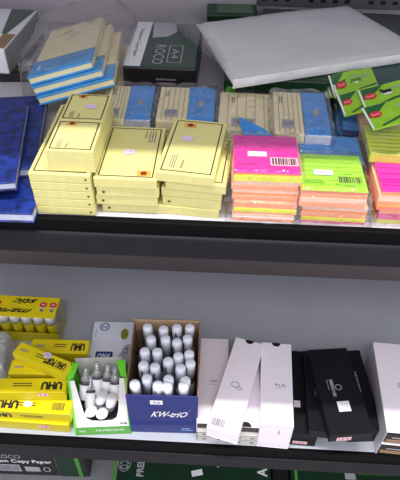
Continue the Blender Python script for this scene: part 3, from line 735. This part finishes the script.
# ---------- boxed tubes of glue (yellow, printed upside down to the viewer)
BW = .033; BL_ = .118
def glue_box(label, TL, TR, ztop, face='top', L=None, D=None, H=None, sticker=None, txt='UHU', front_txt=False, bar=False, tx=.80, base=None, loc=None):
    """TL and TR: the front top edge"""
    oo, aa, ww = fr(TL, TR, ztop)
    if L: ww = L
    D = D or BW; H = H or .026
    t = thing('glue_box', label, 'box', (oo.x, oo.y, ztop-H), aa, 'yellow boxes of tube glue')
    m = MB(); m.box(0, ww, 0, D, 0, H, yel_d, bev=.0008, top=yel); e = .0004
    m.text(txt, (ww*tx, D*.48, H+e), -X, -Y, ww*.24 if len(txt) < 4 else ww*.4, D*.55, ink, .06)
    m.lines((ww*.50, D*.55, H+e), -X, -Y, ww*.22, D*.34, 2, olive, 2); m.oval((ww*.16, D*.5, H+e), X, Y, .010, .003, cream_line, 12)
    if front_txt: m.text('UHU', (ww*.24, -e, H*.5), -X, -Z, ww*.22, H*.5, ink, .06); m.lines((ww*.55, -e, H*.5), -X, -Z, ww*.3, H*.3, 2, olive, 3)
    if bar: m.barcode((ww*.86, D*.5, H+e), X, Y, ww*.14, D*.5, olive, yel, 4)
    m.box(ww-.0005, ww+.0004, .002, D-.002, .002, H-.002, yel, bev=.0002)
    m.build('carton', t)
    if sticker:
        q = MB()
        if sticker[0] == 't': q.oval((ww*sticker[1], D*sticker[2], H+2*e), X, Y, .009, .006, lilac if len(sticker) < 4 else white, 16); q.text('2.5', (ww*sticker[1], D*sticker[2], H+3*e), X, Y, .009, .004, greytxt)
        else: q.rect((ww*sticker[1], -2*e, H*sticker[2]), X, Z, .020, .010, pinkw); q.text('2.5', (ww*sticker[1], -3*e, H*sticker[2]), X, Z, .014, .006, greytxt)
        q.build('price_sticker', t)['label'] = 'pale price sticker'
    return t
z = ZL
# column at the front: bottom, second
glue_box('yellow glue box lowest at the shelf front, price sticker on its front face', (-20, 419), (68, 425.5), z+.028, H=.0278, sticker=('f', .72, .62), tx=.9, txt='UHU')
glue_box('yellow glue box with barcode end, on top of the lowest front one', (-22, 409.5), (69, 415), z+.0565, H=.0280, sticker=('t', .52, .55, 1), front_txt=True, bar=True, tx=-.4 if False else .30, D=.030)  # white top oval is a painted highlight, drawn with the sticker code
glue_box('yellow glue box with large lettering, topmost of the front boxes', (-24, 393), (64.5, 392.5), z+.084, H=.0272, sticker=('f', .75, .75), tx=.84, D=.030)
# back heap
glue_box('yellow glue box at the bottom of the heap behind the front boxes', (4, 391), (68, 390), z+.028, H=.0278, tx=.3, D=.04)
glue_box('yellow glue box second from bottom in the heap, half hidden', (5, 386), (66, 386.5), z+.056, H=.0278, tx=.28, D=.03)
glue_box('yellow glue box directly under the slanting one', (8, 373.5), (64, 375), z+.084, H=.0278, tx=.87, D=.03)
glue_box('yellow glue box at the bottom next to the pale blue carton', (24, 368), (86, 369), z+.028, H=.0278, tx=.85, D=.036)
glue_box('yellow glue box with one letter showing, below the rearmost box', (27, 363), (84, 364), z+.056, H=.0278, tx=.86, D=.03)
glue_box('rearmost yellow glue box, its lettering beside the pale blue carton', (29, 352.5), (87, 354), z+.084, H=.0278, tx=.82, D=.032)
# slanting one on top
oo, aa, ww = fr((17, 357), (63, 375), z+.111)
t = glue_box('slanting yellow glue box lying across the top of the heap', (12, 353), (62, 374), z+.1115, H=.0270, txt='UHU PORT', tx=.78, sticker=('t', .58, .8), D=.028)

# ---------- clear bag, far left
foot = [PZ(p, ZL)[:2] for p in ((-30, 408), (4, 404), (8, 380), (16, 345), (-30, 340))]
foot = [(p[0]-.012, p[1]) for p in foot]
foot = [PZ(p, ZL+.06)[:2] for p in ((-30, 374), (5, 374), (8, 352), (11, 337), (-30, 332))]
o = bagmesh('plastic_bag', None, foot, ZL+.075, plastic('cloudy_bag_film', .2, bump=1.0, bscale=35, haze=.45), 9, .008, zbase=ZL+.001)
tag(o, 'cloudy crumpled plastic bag tucked beside the yellow glue boxes', 'bag')

# ---------- pale blue carton
z1 = ZL+.062
oo, aa, ww = fr((87.5, 361.5), (133, 362), z1); D = loc2((93.5, 321.5), z1, oo, aa)[1]
print('pale', ww, D)
t = thing('pale_carton', 'pale blue and white carton with a navy label and yellow oval', 'box', (oo.x, oo.y, ZL), aa)
m = MB(); m.box(0, ww, 0, D, 0, z1-ZL, paleblue, bev=.0012, side=navy); H = z1-ZL+.0004
m.rect((ww*.34, D*.13, H), X, Y, ww*.38, D*.22, navy); m.text('DMA', (ww*.34, D*.13, H+.0004), X, Y, ww*.28, D*.12, paleblue, .02, .2)
m.face([(.001, .001, H), (ww*.12, .001, H), (.001, D*.2, H)], lightblue); m.ring((ww*.26, D*.86, H), X, Y, .010, .010, .002, navy); m.text('N', (ww*.26, D*.86, H), X, Y, .009, .009, navy)
m.oval((ww*.74, D*.68, H), X, Y, .008, .014, ylime_line); m.lines((ww*.74, D*.68, H+.0004), X, Y, .012, .02, 4, olive)
m.face([(ww*.60, D*.02, H), (ww*.95, D*.02, H), (ww*.95, D*.42, H), (ww*.80, D*.42, H)], palegrey); m.text('S2', (ww*.80, D*.26, H+.0004), Y, -X, D*.18, ww*.12, navy); m.lines((ww*.08, D*.75, H), Y, -X, D*.3, .004, 1, lightblue)
m.build('carton_body', t)

# ---------- green and white display with correction pens
oo, aa, ww = fr((75.5, 435.5), (132, 433.5), ZL)
print('green disp', ww)
t = thing('display_box', 'green and white counter display box of correction pens, front cut away', 'box', oo, aa)
hF = .092; dF = .03; dB = .105
loT = lambda p, zz: Vector((*loc2(p, zz, Vector((oo.x, oo.y, 0)), aa), zz-ZL))
# sloping front panel: bottom on the shelf, tips further back and higher
zt = ZL+.085
tl, tr = loT((67, 381), zt), loT((126.5, 378), zt)
bl, br = Vector((0, 0, .001)), Vector((ww, 0, .001))
def fp(u, v): return (bl*(1-u)+br*u)*(1-v)+(tl*(1-u)+tr*u)*v
cut = [(0.12, 1), (.16, .7), (.20, .42), (.25, .30), (.33, .255), (.5, .25), (.68, .255), (.76, .30), (.80, .42), (.84, .7), (.88, 1)]
n_ = (br-bl).cross(tl-bl).normalized()
m = MB()
th = -n_*.0015
def strip(poly, mt):
    P = [fp(*q) for q in poly]; Q = [p+th for p in P]; m.face(P, mt); m.face(Q[::-1], mt)
    for i in range(len(P)): j = (i+1) % len(P); m.face([P[i], Q[i], Q[j], P[j]], mt)
m2 = white
strip([(0, .14), (1, .14), (1, .25), (.5, .25), (0, .25)], m2)
for i in range(len(cut)-1):
    pass
strip([(0, .25), (.5, .25), (.33, .255), (.25, .30), (.20, .42), (.16, .7), (.12, 1), (0, 1)], m2)
strip([(1, .25), (1, 1), (.88, 1), (.84, .7), (.80, .42), (.76, .30), (.68, .255), (.5, .25)], m2)
strip([(0, 0), (1, 0), (1, .14), (0, .14)], green_band)
ux = (br-bl).normalized(); uy = (tl-bl).normalized(); nn = n_*.0006
m.text('PURE CORRECTION PEN', fp(.62, .075)+nn, ux, uy, ww*.5, .0035, white); m.text('7ml', fp(.13, .07)+nn, ux, uy, ww*.10, .004, white); m.text('KW-228', fp(.87, .19)+nn, ux, uy, ww*.12, .004, ink, .04); m.lines(fp(.55, .19)+nn, ux, uy, ww*.4, .003, 1, palegrey)
m.ring(fp(.09, .20)+nn, ux, uy, .003, .003, .0007, palegrey)
for (u0, u1) in ((0, .045), (.955, 1)):  # green outer edges
    P = [fp(u0, .14)+nn, fp(u1, .14)+nn, fp(u1, 1)+nn, fp(u0, 1)+nn]; m.face(P, green_br)
m.build('front_panel', t)
# side walls, floor, back
yb = loT((74, 363), ZL+.086).y; print('disp yb', yb, tl)
bt = loT((70, 361), ZL+.095); 
for (P0, T0, sgn) in ((bl, tl, 1), (br, tr, -1)):
    back_b = Vector((P0.x+.002*sgn, yb, .001)); back_t = Vector((T0.x+.006*sgn, yb, .088))
    wing = T0+Vector((.003*sgn, .015, .006))
    P = [P0, back_b, back_t, wing, T0]; Q = [p+Vector((.0015*sgn, 0, 0)) for p in P]
    m = MB(); m.slab(P if sgn < 0 else P[::-1], Q if sgn < 0 else Q[::-1], green_br)
    m.build('side_panel', t)['label'] = 'bright green side panel'
MB().box(.002, ww-.002, .002, yb, .0005, .002, mat('shaded_inside', s(48, 48, 58), .6), bev=0).build('floor_panel', t)  # dark floor colour stands in for the shade between the pens
m = MB(); P = [Vector((.004, yb, .001)), Vector((ww-.004, yb, .001)), Vector((tr.x-.010, yb+.004, .094)), Vector((tl.x+.010, yb+.004, .094))]; m.slab(P[::-1], [p+Y*.0015 for p in P][::-1], grey_tray); m.build('back_panel', t)
# wings folded over
for (T0, sgn, nm) in ((tl, 1, 'l'), (tr, -1, 'r')):
    P = [T0+Vector((0, 0, .001)), T0+Vector((.011*sgn, .004, .002)), T0+Vector((.020*sgn, .030, .010)), T0+Vector((.003*sgn, .032, .012))]
    Q = [p+Vector((0, 0, .0012)) for p in P]
    if sgn < 0: P, Q = P[::-1], Q[::-1]
    m = MB(); m.slab(P, Q, green_br); m.build('side_flap', t)['label'] = 'bright green folded flap'
# correction pens with cloudy caps leaning inside
def corr_pen(label, tip, base, first=None):
    d = Vector(tip)-Vector(base)
    q = Z.rotation_difference(d.normalized())
    if first: o_ = copy_tree(first)
    else:
        o_ = thing('correction_pen', label, 'correction pen', (0, 0, 0), 0, 'correction pens in the green and white display')
        MB().lathe([(.005, 0), (.0075, .002), (.0078, .045), (.0066, .050)], capw, sx=1.25).build('pen_body', o_)
        MB().lathe([(.0082, .0475), (.0082, .0515)], clip_m, sx=1.2).build('collar', o_)
        MB().lathe([(.0076, .0515), (.0076, .066), (.0046, .073), (.0042, .094), (.003, .096)], frost, sx=1.1).build('cap', o_)
    o_.rotation_mode = 'QUATERNION'; o_.location = base; o_.rotation_quaternion = q; o_['label'] = label; o_.scale = (1.08, 1.08, .68)
    return o_
def ow(p, zz): return PZ(p, ZL+zz)
pens = [((86, 372), .088, (84, 399), .040, 'correction pen leaning at one side of the display, beside the left green flap'), ((97, 368), .090, (98, 394), .046, 'upright correction pen in the middle back row of the display'),
        ((108, 366), .090, (106, 396), .040, 'correction pen behind the crossed pair in the display'), ((115, 371), .086, (116, 400), .042, 'correction pen standing next to the inner side of the right green flap'),
        ((91, 373), .084, (90, 408), .030, 'correction pen at the left foot of the crossed pair'),
        ]
fp_ = None
for (tp, tz, bp_, bz, lb) in pens:
    A_, B_ = ow(tp, tz), ow(bp_, bz); fp_ = corr_pen(lb, A_, B_) if fp_ is None else corr_pen(lb, A_, B_, fp_)
# pens lying base up: white bases towards the viewer
for (tp, tz, bp_, bz, lb) in [((98, 411), .010, (103, 395), .060, 'white correction pen base up, upper of the crossed pair on the left'), ((110, 414), .010, (112, 398), .062, 'fat white correction pen base up, right one of the crossed pair'),
                              ((93, 405), .008, (91, 414), .040, 'white correction pen base down low against the front cut-out'), ((104, 408), .006, (102, 416), .038, 'white correction pen lowest in the middle of the cut-out')]:
    A_, B_ = ow(tp, tz), ow(bp_, bz); d = (A_-B_).normalized(); corr_pen(lb, B_+d*.09, B_+Z*.004, fp_).scale = (1.15, 1.15, .5)

# ---------- blue box of correction pens
zb = ZL
oo, aa, ww = fr((131, 431.8), (197.5, 433.6), zb); Hk = PY((126.5, 395), oo.y).z-ZL; D = loc2((138.5, 320), ZL+Hk+.012, oo, aa)[1]
print('KW', ww, Hk, D)
t = thing('display_box', 'royal blue open box packed with white correction pens', 'box', oo, aa); th = .0018
m = MB(); m.box(0, ww, 0, th, 0, Hk, kwblue, bev=.0006)
e = .0004
m.text('KW-triO', (ww*.60, -e, Hk*.53), X, Z, ww*.50, Hk*.15, white, .02, .12); m.ring((ww*.885, -e, Hk*.64), X, Z, .0012, .0012, .0004, white)
m.lines((ww*.85, -e, Hk*.12), X, Z, ww*.18, .012, 2, lightblue); m.rect((ww*.12, -e, Hk*.22), X, Z, .012, .018, lightblue) if False else None
m.build('front_panel', t)
q = MB(); q.rect((ww*.42, -2*e, Hk*.84), X, Z, .022, .014, white); q.text('4.0', (ww*.42, -3*e, Hk*.84), X, Z, .012, .007, navy); q.build('price_sticker', t)['label'] = 'white price sticker'
for x0 in (0, ww-th):
    m = MB(); P = [(x0, th, 0), (x0, D, 0), (x0, D, Hk+.012), (x0, th+.01, Hk+.004), (x0, th, Hk-.001)]
    P = [Vector(p) for p in P]; m.slab(P, [p+X*th for p in P], kraft); m.build('side_panel', t)
MB().box(0, ww, D, D+th, 0, Hk+.014, kraft, bev=.0006).build('back_panel', t); MB().box(th, ww-th, th, D, .0005, .002, kraft, bev=0).build('floor_panel', t)
# front corner notches and folded kraft rim
MB().box(.0, ww, D-.0005, D, Hk-.02, Hk+.0145, mat('kraft_rim_light', s(190, 160, 128), .7), bev=.0003).build('rim', t)
pk = [(149, 326), (162, 327), (177, 326.5), (190, 325), (149, 338), (167, 338), (178, 339), (188, 336), (146, 351), (157.5, 349.5), (178.5, 354), (188.5, 351), (143, 363), (155, 364), (169, 360), (180, 367), (189, 361), (147, 375), (168, 377), (183, 378), (136.5, 382), (155, 391), (167.5, 391), (183, 390.5)]
pen0 = None
PLB = ['far row', 'second row', 'third row', 'fourth row', 'fifth row', 'front row']
rows = [0]*4+[1]*4+[2]*4+[3]*5+[4]*3+[5]*4
ordn = ['first', 'second', 'third', 'fourth', 'fifth']; cnt = {}
for i, p in enumerate(pk):
    zt_ = Hk+(.016 if rows[i] < 5 else .012); hp = zt_-.004
    w_ = PZ(p, ZL+zt_)
    l_ = Vector((loc2(p, ZL+zt_, oo, aa)[0], loc2(p, ZL+zt_, oo, aa)[1], 0))
    l_.x = min(max(l_.x, .013), ww-.013); l_.y = min(max(l_.y, .013), D-.012)
    wx = oo.x+l_.x*math.cos(aa)-l_.y*math.sin(aa); wy = oo.y+l_.x*math.sin(aa)+l_.y*math.cos(aa)
    k = cnt.get(rows[i], 0); cnt[rows[i]] = k+1
    lb = f'white correction pen in the blue box, {PLB[rows[i]]}, {ordn[k]} from the green display side'
    if pen0 is None:
        pen0 = thing('correction_pen', lb, 'correction pen', (wx, wy, ZL+.0025), aa, 'correction pens in the blue box')
        H_ = hp
        MB().lathe([(.006, 0), (.0085, .004), (.0095, .02), (.0095, H_*.55), (.0085, H_*.58)], pen_w).build('pen_body', pen0)
        MB().lathe([(.0096, H_*.585), (.0096, H_-.012), (.0092, H_-.004), (.007, H_-.0008), (.004, H_)], pen_w).build('cap', pen0)
        MB().box(-.0105, -.0085, -.0085, -.0055, H_*.62, H_-.008, clip_m, bev=.0006).build('clip', pen0)
        o_ = pen0
    else: o_ = copy_tree(pen0)
    o_.location = (wx, wy, ZL+.0025+(0 if rows[i] < 5 else -.0)); o_.rotation_euler = (random.uniform(-.02, .02), random.uniform(-.03, .03), aa+random.uniform(-.5, .9)); o_['label'] = lb

# ---------- white gift cartons
def gift(label, TL, TR, BL, zt, H, mat_top=None, front=None, notch=True, logo=None, tray=False, group='long white gift cartons', label_tr=None, barcode=False, z0=None, front_notch=False, name='gift_carton'):
    """TL/TR far edge, BL near-left corner, all at height zt"""
    fl_, tl_ = PZ(BL, zt), PZ(TL, zt); tr_ = PZ(TR, zt)
    ang = math.atan2((tl_-fl_).y, (tl_-fl_).x)-math.pi/2
    xv_ = Vector((math.cos(ang), math.sin(ang), 0)); D = (tl_-fl_).length; ww = (tr_-tl_).dot(xv_)
    t = thing(name, label, 'box', (fl_.x, fl_.y, zt-H), ang, group)
    mt = mat_top or whitebox; e = .0004
    m = MB()
    hs = H if not tray else H-.0
    lid0 = 0 if not tray else H*.62
    # sleeve as a hollow tube with a thumb notch at the far end of its top
    w_ = .0012
    m.box(0, ww, 0, D, H-w_, H, mt, bev=.0004) ; m.box(0, w_, 0, D, lid0, H-w_, mt, bev=.0003); m.box(ww-w_, ww, 0, D, lid0, H-w_, mt, bev=.0003)
    if not tray:
        m.box(w_, ww-w_, 0, D, 0, w_, mt, bev=.0003); m.box(w_, ww-w_, .0006, .0018, w_, H-w_, front or mt, bev=.0003)
    if notch:
        n = 12; P = [Vector((ww/2+.0085*math.cos(math.pi*k/n), D+.0002-.0085*math.sin(math.pi*k/n), H+e)) for k in range(n+1)]; m.face(P[::-1], blacksoft)
    if logo == 'marks': m.barcode((ww*.52, D*.47, H+e), X, Y, ww*.30, D*.022, palegrey, mt, 31); m.lines((ww*.52, D*.43, H+e), X, Y, ww*.30, .003, 1, palegrey)
    elif logo == 'swirl': m.ring((ww*.46, D*.48, H+e), X, Y, .008, .006, .0012, greytxt); m.ring((ww*.60, D*.45, H+e), X, Y, .007, .003, .0010, greytxt)
    elif logo: m.text(logo, (ww*.62, D*.46, H+e), X, Y, ww*.34, D*.032, greytxt, .0); m.lines((ww*.62, D*.43, H+e), X, Y, ww*.30, .002, 1, palegrey)
    m.build('sleeve', t)
    if tray:
        m = MB(); m.box(.0005, ww-.0005, -.004, D, 0, H*.60, grey_tray, bev=.0006); m.rect((ww/2, -.0044, H*.57), X, Z, ww*.94, .0012, greytxt)
        m.rect((ww/2, -.0044, H*.30), X, Z, ww, .0012, greytxt)
        for u in (.26, .74):
            for v in (.16, .44): m.rect((ww*u, -.0044, H*v), X, Z, .006, .0045, greytxt)
        m.rect((ww*.03, -.0044, H*.3), X, Z, .0012, H*.56, greytxt); m.rect((ww*.97, -.0044, H*.3), X, Z, .0012, H*.56, greytxt)
        m.build('stacked_tray', t)['label'] = 'pale grey tray end with small tabs'
        m = MB(); m.box(w_, ww-w_, .003, .006, H*.62, H-w_-.0002, blacksoft, bev=.0002); m.build('inner_end', t)['label'] = 'black inner end'
        n = 12; P = [Vector((ww*.45+.010*math.cos(math.pi*k/n), .0002+.010*math.sin(math.pi*k/n), H+e)) for k in range(n+1)]
        if front_notch: m = MB(); m.face(P, blacksoft); m.build('thumb_notch', t)['label'] = 'black thumb notch'
    if barcode:
        m = MB(); m.barcode((ww*.30, D*.07, H+e), X, Y, ww*.42, .014, greytxt, whitebox, 9); m.ring((ww*.66, D*.06, H+e), X, Y, .003, .004, .0008, palegrey); m.build('printed_barcode', t)
    return t, ww, D
rA = gift('white gift carton nearest the blue pen box, grey tray at its front', (201, 338), (228.5, 338), (196.5, 423), ZL+.060, .060, logo='marks', tray=True, notch=False)
rC = gift('white gift carton under the slanting one, black thumb notch at its front', (235, 343), (258.5, 343.5), (234, 426.5), ZL+.060, .060, logo=None, tray=True, notch=False, front_notch=True)
print('gift', rA[1:], rC[1:])
# slanting one: lies on both
rB = gift('slanting white gift carton with barcode lying over the two tray cartons', (236, 337), (264, 345), (206.5, 427), ZL+.0905, .030, logo='swirl', barcode=True)
print('slant', rB[1:])
rD = gift('upright-lying white gift carton with sealed front beside the black cartons', (261.5, 342), (291, 342), (260.5, 424), ZL+.085, .0848, logo='PLR')
m = MB(); m.rect((rD[1]*.6, -.0004, .06), X, Z, .0015, .014, greytxt); m.build('printed_mark', rD[0])
print('D', rD[1:])

# ---------- black cartons
def blackbox(label, TL, TR, BL, BR, zt, H, stk=None, fstk=None, txt=None, ftxt=None):
    fl_, frt = PZ(BL, zt), PZ(BR, zt); tl_ = PZ(TL, zt)
    ang = math.atan2((frt-fl_).y, (frt-fl_).x); ang2 = math.atan2((tl_-fl_).y, (tl_-fl_).x)-math.pi/2
    ang = (ang+ang2*2)/3
    D = (tl_-fl_).length; ww = (frt-fl_).length
    t = thing('gift_carton', label, 'box', (fl_.x, fl_.y, zt-H), ang, 'black gift cartons')
    m = MB(); m.box(0, ww, 0, D, 0, H, black, bev=.0012); e = .0004
    m.box(-.0003, ww+.0003, -.0003, D+.0003, H-.009, H+.0002, black, bev=.0005)
    zt_ = H+.0006
    if txt == 'logo':
        m.ring((ww*.50, D*.52, zt_), X, Y, .006, .006, .0012, palegrey); m.barcode((ww*.36, D*.52, zt_), Y, -X, .036, .006, palegrey, black, 12); m.lines((ww*.26, D*.53, zt_), -Y, X, .03, .005, 1, greytxt)
    if txt == 'line': m.barcode((ww*.30, D*.52, zt_), Y, -X, .032, .0022, palegrey, black, 14)
    if txt == 'word': m.barcode((ww*.60, D*.58, zt_), Y, -X, .044, .005, palegrey, black, 17)
    m.build('lid_and_base', t)
    for k, (arr, nm) in enumerate(((stk, 't'), (fstk, 'f'))):
        if not arr: continue
        for (u, v, sw_, sh2) in arr:
            q = MB()
            if nm == 't': q.rect((ww*u, D*v, zt_+e), X, Y, sw_, sh2, white)
            else: q.rect((ww*u, -2*e-.0002, H*v), X, Z, sw_, sh2, pinkw); q.text('12.0', (ww*u, -3*e-.0002, H*v), X, Z, sw_*.7, sh2*.5, greytxt)
            q.build('price_sticker', t)['label'] = 'white price sticker'
    return t, ww, D, ang
print('b1', blackbox('black gift carton next to the sealed white carton, small sticker on lid', (293.5, 351), (320, 351), (291.5, 433), (318, 433), ZL+.045, .0448, stk=[(.25, .33, .012, .014)], fstk=[(.40, .30, .026, .010)])[1:])
print('b2', blackbox('black gift carton partly covered by the topmost black one', (305, 351), (338, 351), (309.5, 431), (341, 432), ZL+.068, .0225, txt='line')[1:])
print('b4', blackbox('black gift carton beside the silver-sided white carton, word on its lid', (333, 351), (365.5, 351), (352, 431), (383, 429), ZL+.045, .0448, stk=[(.42, .84, .012, .014)], txt='word')[1:])
print('b3', blackbox('topmost black gift carton with round emblem and two stickers', (310, 350), (343.5, 347), (330.5, 436), (373, 431), ZL+.0915, .046 if False else .0228, stk=[(.50, .30, .022, .020)], fstk=[(.34, .45, .026, .012)], txt='logo')[1:])

# ---------- white carton at the shelf end
zt = ZL+.085
fl_, tl_ = PZ((387, 432), zt), PZ((373, 342), zt); ang = math.atan2((tl_-fl_).y, (tl_-fl_).x)-math.pi/2; D = (tl_-fl_).length
t = thing('gift_carton', 'white carton with silver side at the shelf end, open trays at its front', 'box', (fl_.x, fl_.y, ZL), ang)
m = MB(); W2 = .075; H = .085; w_ = .0015
m.box(0, W2, 0, D, H-w_, H, whitebox, bev=.0004); m.box(0, w_, 0, D, 0.0, H-w_, silver, bev=.0004); m.box(W2-w_, W2, 0, D, 0, H-w_, silver, bev=.0004); m.box(w_, W2-w_, 0, D, H*.46, H*.49, whitebox, bev=.0003)
m.text('R', (W2*.5, D*.5, H+.0004), X, Y, .008, .012, palegrey)
m.build('sleeve', t)
for k in range(2):
    m = MB(); m.box(.003, W2-.003, .003, D-.003, .0005+k*.042, .030+k*.042, blacksoft, bev=.001); m.box(.006, W2-.006, .001, .004, .004+k*.042, .012+k*.042, kraft, bev=.0005); m.rect((.03, .0022, .02+k*.042), X, Z, .03, .004, palegrey); m.build('tray', t)['label'] = 'dark tray'

# ================================================================== BASE SHELF: paper cartons
ZC = ZB
def base_front(label, pl, pr, H, D):
    oo, aa, ww = fr(pl, pr, ZC); t = thing('paper_carton', label, 'paper', oo, aa); return t, ww
t, ww = base_front('black and green paper carton with white lettering, lying on the base shelf by itself', (-30, 473), (90, 477), .15, .2)
H = .16; D = .20
m = MB(); m.box(0, ww, 0, D, 0, H, green_deep, bev=.002, front=blacksoft); e = .0005
px2 = lambda x_: ww*(x_+30)/120.
ff = lambda: None
zpx = H/ (PY((-30, 473), PZ((-30, 473), ZC).y).z*0+1)
y0_ = PZ((30, 475), ZC).y; zrow = lambda py: PY((30, py), y0_).z-ZC
m.rect((px2(75), -e, H*.5), X, Z, px2(88)-px2(62), H*.98, green_deep); m.rect((px2(82), -2*e, H*.5), X, Z, px2(84.5)-px2(80.5), H*.98, green_band)
m.rect((px2(61.5), -3*e, H*.4), X, Z, .001, H*.75, greytxt)
m.text('ROCO', (px2(18), -2*e, zrow(457)), X, Z, px2(29)-px2(7), zrow(455.2)-zrow(458.8), palegrey); m.ring((px2(18), -2*e, zrow(457)), X, Z, (px2(32)-px2(4))/2, (zrow(453.3)-zrow(459))/2, .0008, greytxt, 20)
m.text('Premium Copy Paper', (px2(22), -2*e, zrow(461.7)), X, Z, px2(57)-px2(-14), zrow(459.7)-zrow(463.7), white, .02)
m.barcode((px2(14), -2*e, zrow(468)), X, Z, px2(23)-px2(5), zrow(465.5)-zrow(470.5), greytxt, palegrey, 5); m.rect((px2(36), -2*e, zrow(468.7)), X, Z, px2(43.5)-px2(29), zrow(466.5)-zrow(471), palegrey)
m.ring((px2(50), -2*e, zrow(468.7)), X, Z, (px2(54)-px2(46))/2, (zrow(466)-zrow(471))/2, .004, palegrey, 6)
m.build('carton', t)
# carton tops
def base_top(label, fl__, fr__, zt, draw, D=.24):
    oo, aa, ww = fr(fl__, fr__, zt); t = thing('paper_carton', label, 'paper', (oo.x, oo.y, ZC), aa, 'green paper cartons on the base shelf')
    H = zt-ZC; m = MB(); m.box(0, ww, 0, D, 0, H, green_deep, bev=.002)
    L = lambda px, py: Vector((*loc2((px, py), zt, oo, aa), H+.0006))
    draw(m, L); m.build('carton', t); return t
def d1(m, L):
    def w(p, q): return (L(*p)-L(*q)).length
    m.rect((L(116, 480)+L(116, 440))/2, X, Y, w((115, 470), (118, 470)), .2, green_band)
    m.text('ROCO', L(125, 461), -Y, X, w((125, 453), (125, 469)), w((120, 461), (129, 461)), palegrey, .01)
    m.ring(L(125, 461), Y, X, w((125, 450), (125, 471))/2, w((118, 461), (131, 461))/2, .0014, palegrey)
    m.text('PREMIUM', L(141.5, 460), Y, -X, w((141, 472), (141, 440)), w((138, 461), (145, 461)), palegrey, .03)
    q = L(197, 473); m.rect(q, (X+Y*.25).normalized(), (Y-X*.25).normalized(), w((191, 473), (202, 473)), w((197, 470), (197, 476)), white)
    m.text('Y', L(218, 463.5), X, Y, w((213, 463), (223, 463)), w((218, 459.5), (218, 468)), palegrey, .0); m.text('A4', L(262, 470), Y, -X, w((262, 464), (262, 478)), w((257, 470), (267, 470)), white, .03)
base_top('wide green paper carton with rotated lettering and a crown-like mark on top', (114, 492), (272, 499), ZC+.16, d1)
def d2(m, L):
    def w(p, q): return (L(*p)-L(*q)).length
    m.rect((L(296, 485)+L(294, 445))/2, X, Y, w((294, 470), (297, 470)), .2, green_band)
    m.ring(L(307, 464), X, Y, w((302, 466), (312, 466))/2, w((307, 461), (307, 468))/2, .0014, palegrey)
    m.rect(L(321, 467.5), X, Y, w((317, 467), (325, 467)), w((320, 466), (320, 469)), white)
    m.rect(L(350, 475), X, Y, w((344.5, 475), (355, 475)), w((350, 470), (350, 479)), palegrey)
    m.text('PREMIUM', L(372, 474), X, Y, w((355, 475), (390, 475)), .008, green_band, .01)
base_top('green paper carton under the black gift cartons, white stickers on its top', (293, 500), (440, 506), ZC+.16, d2)
oo, aa, ww = fr((273, 499), (292, 500), ZC+.15)
t = thing('paper_carton', 'narrow black block standing in for the shaded gap between the two green cartons', 'paper', (oo.x+.002, oo.y, ZC), aa)
MB().box(0, ww-.004, 0, .2, 0, .14, blacksoft, bev=.002, top=blacksoft).build('carton', t)  # its black colour stands in for the shade in the gap here
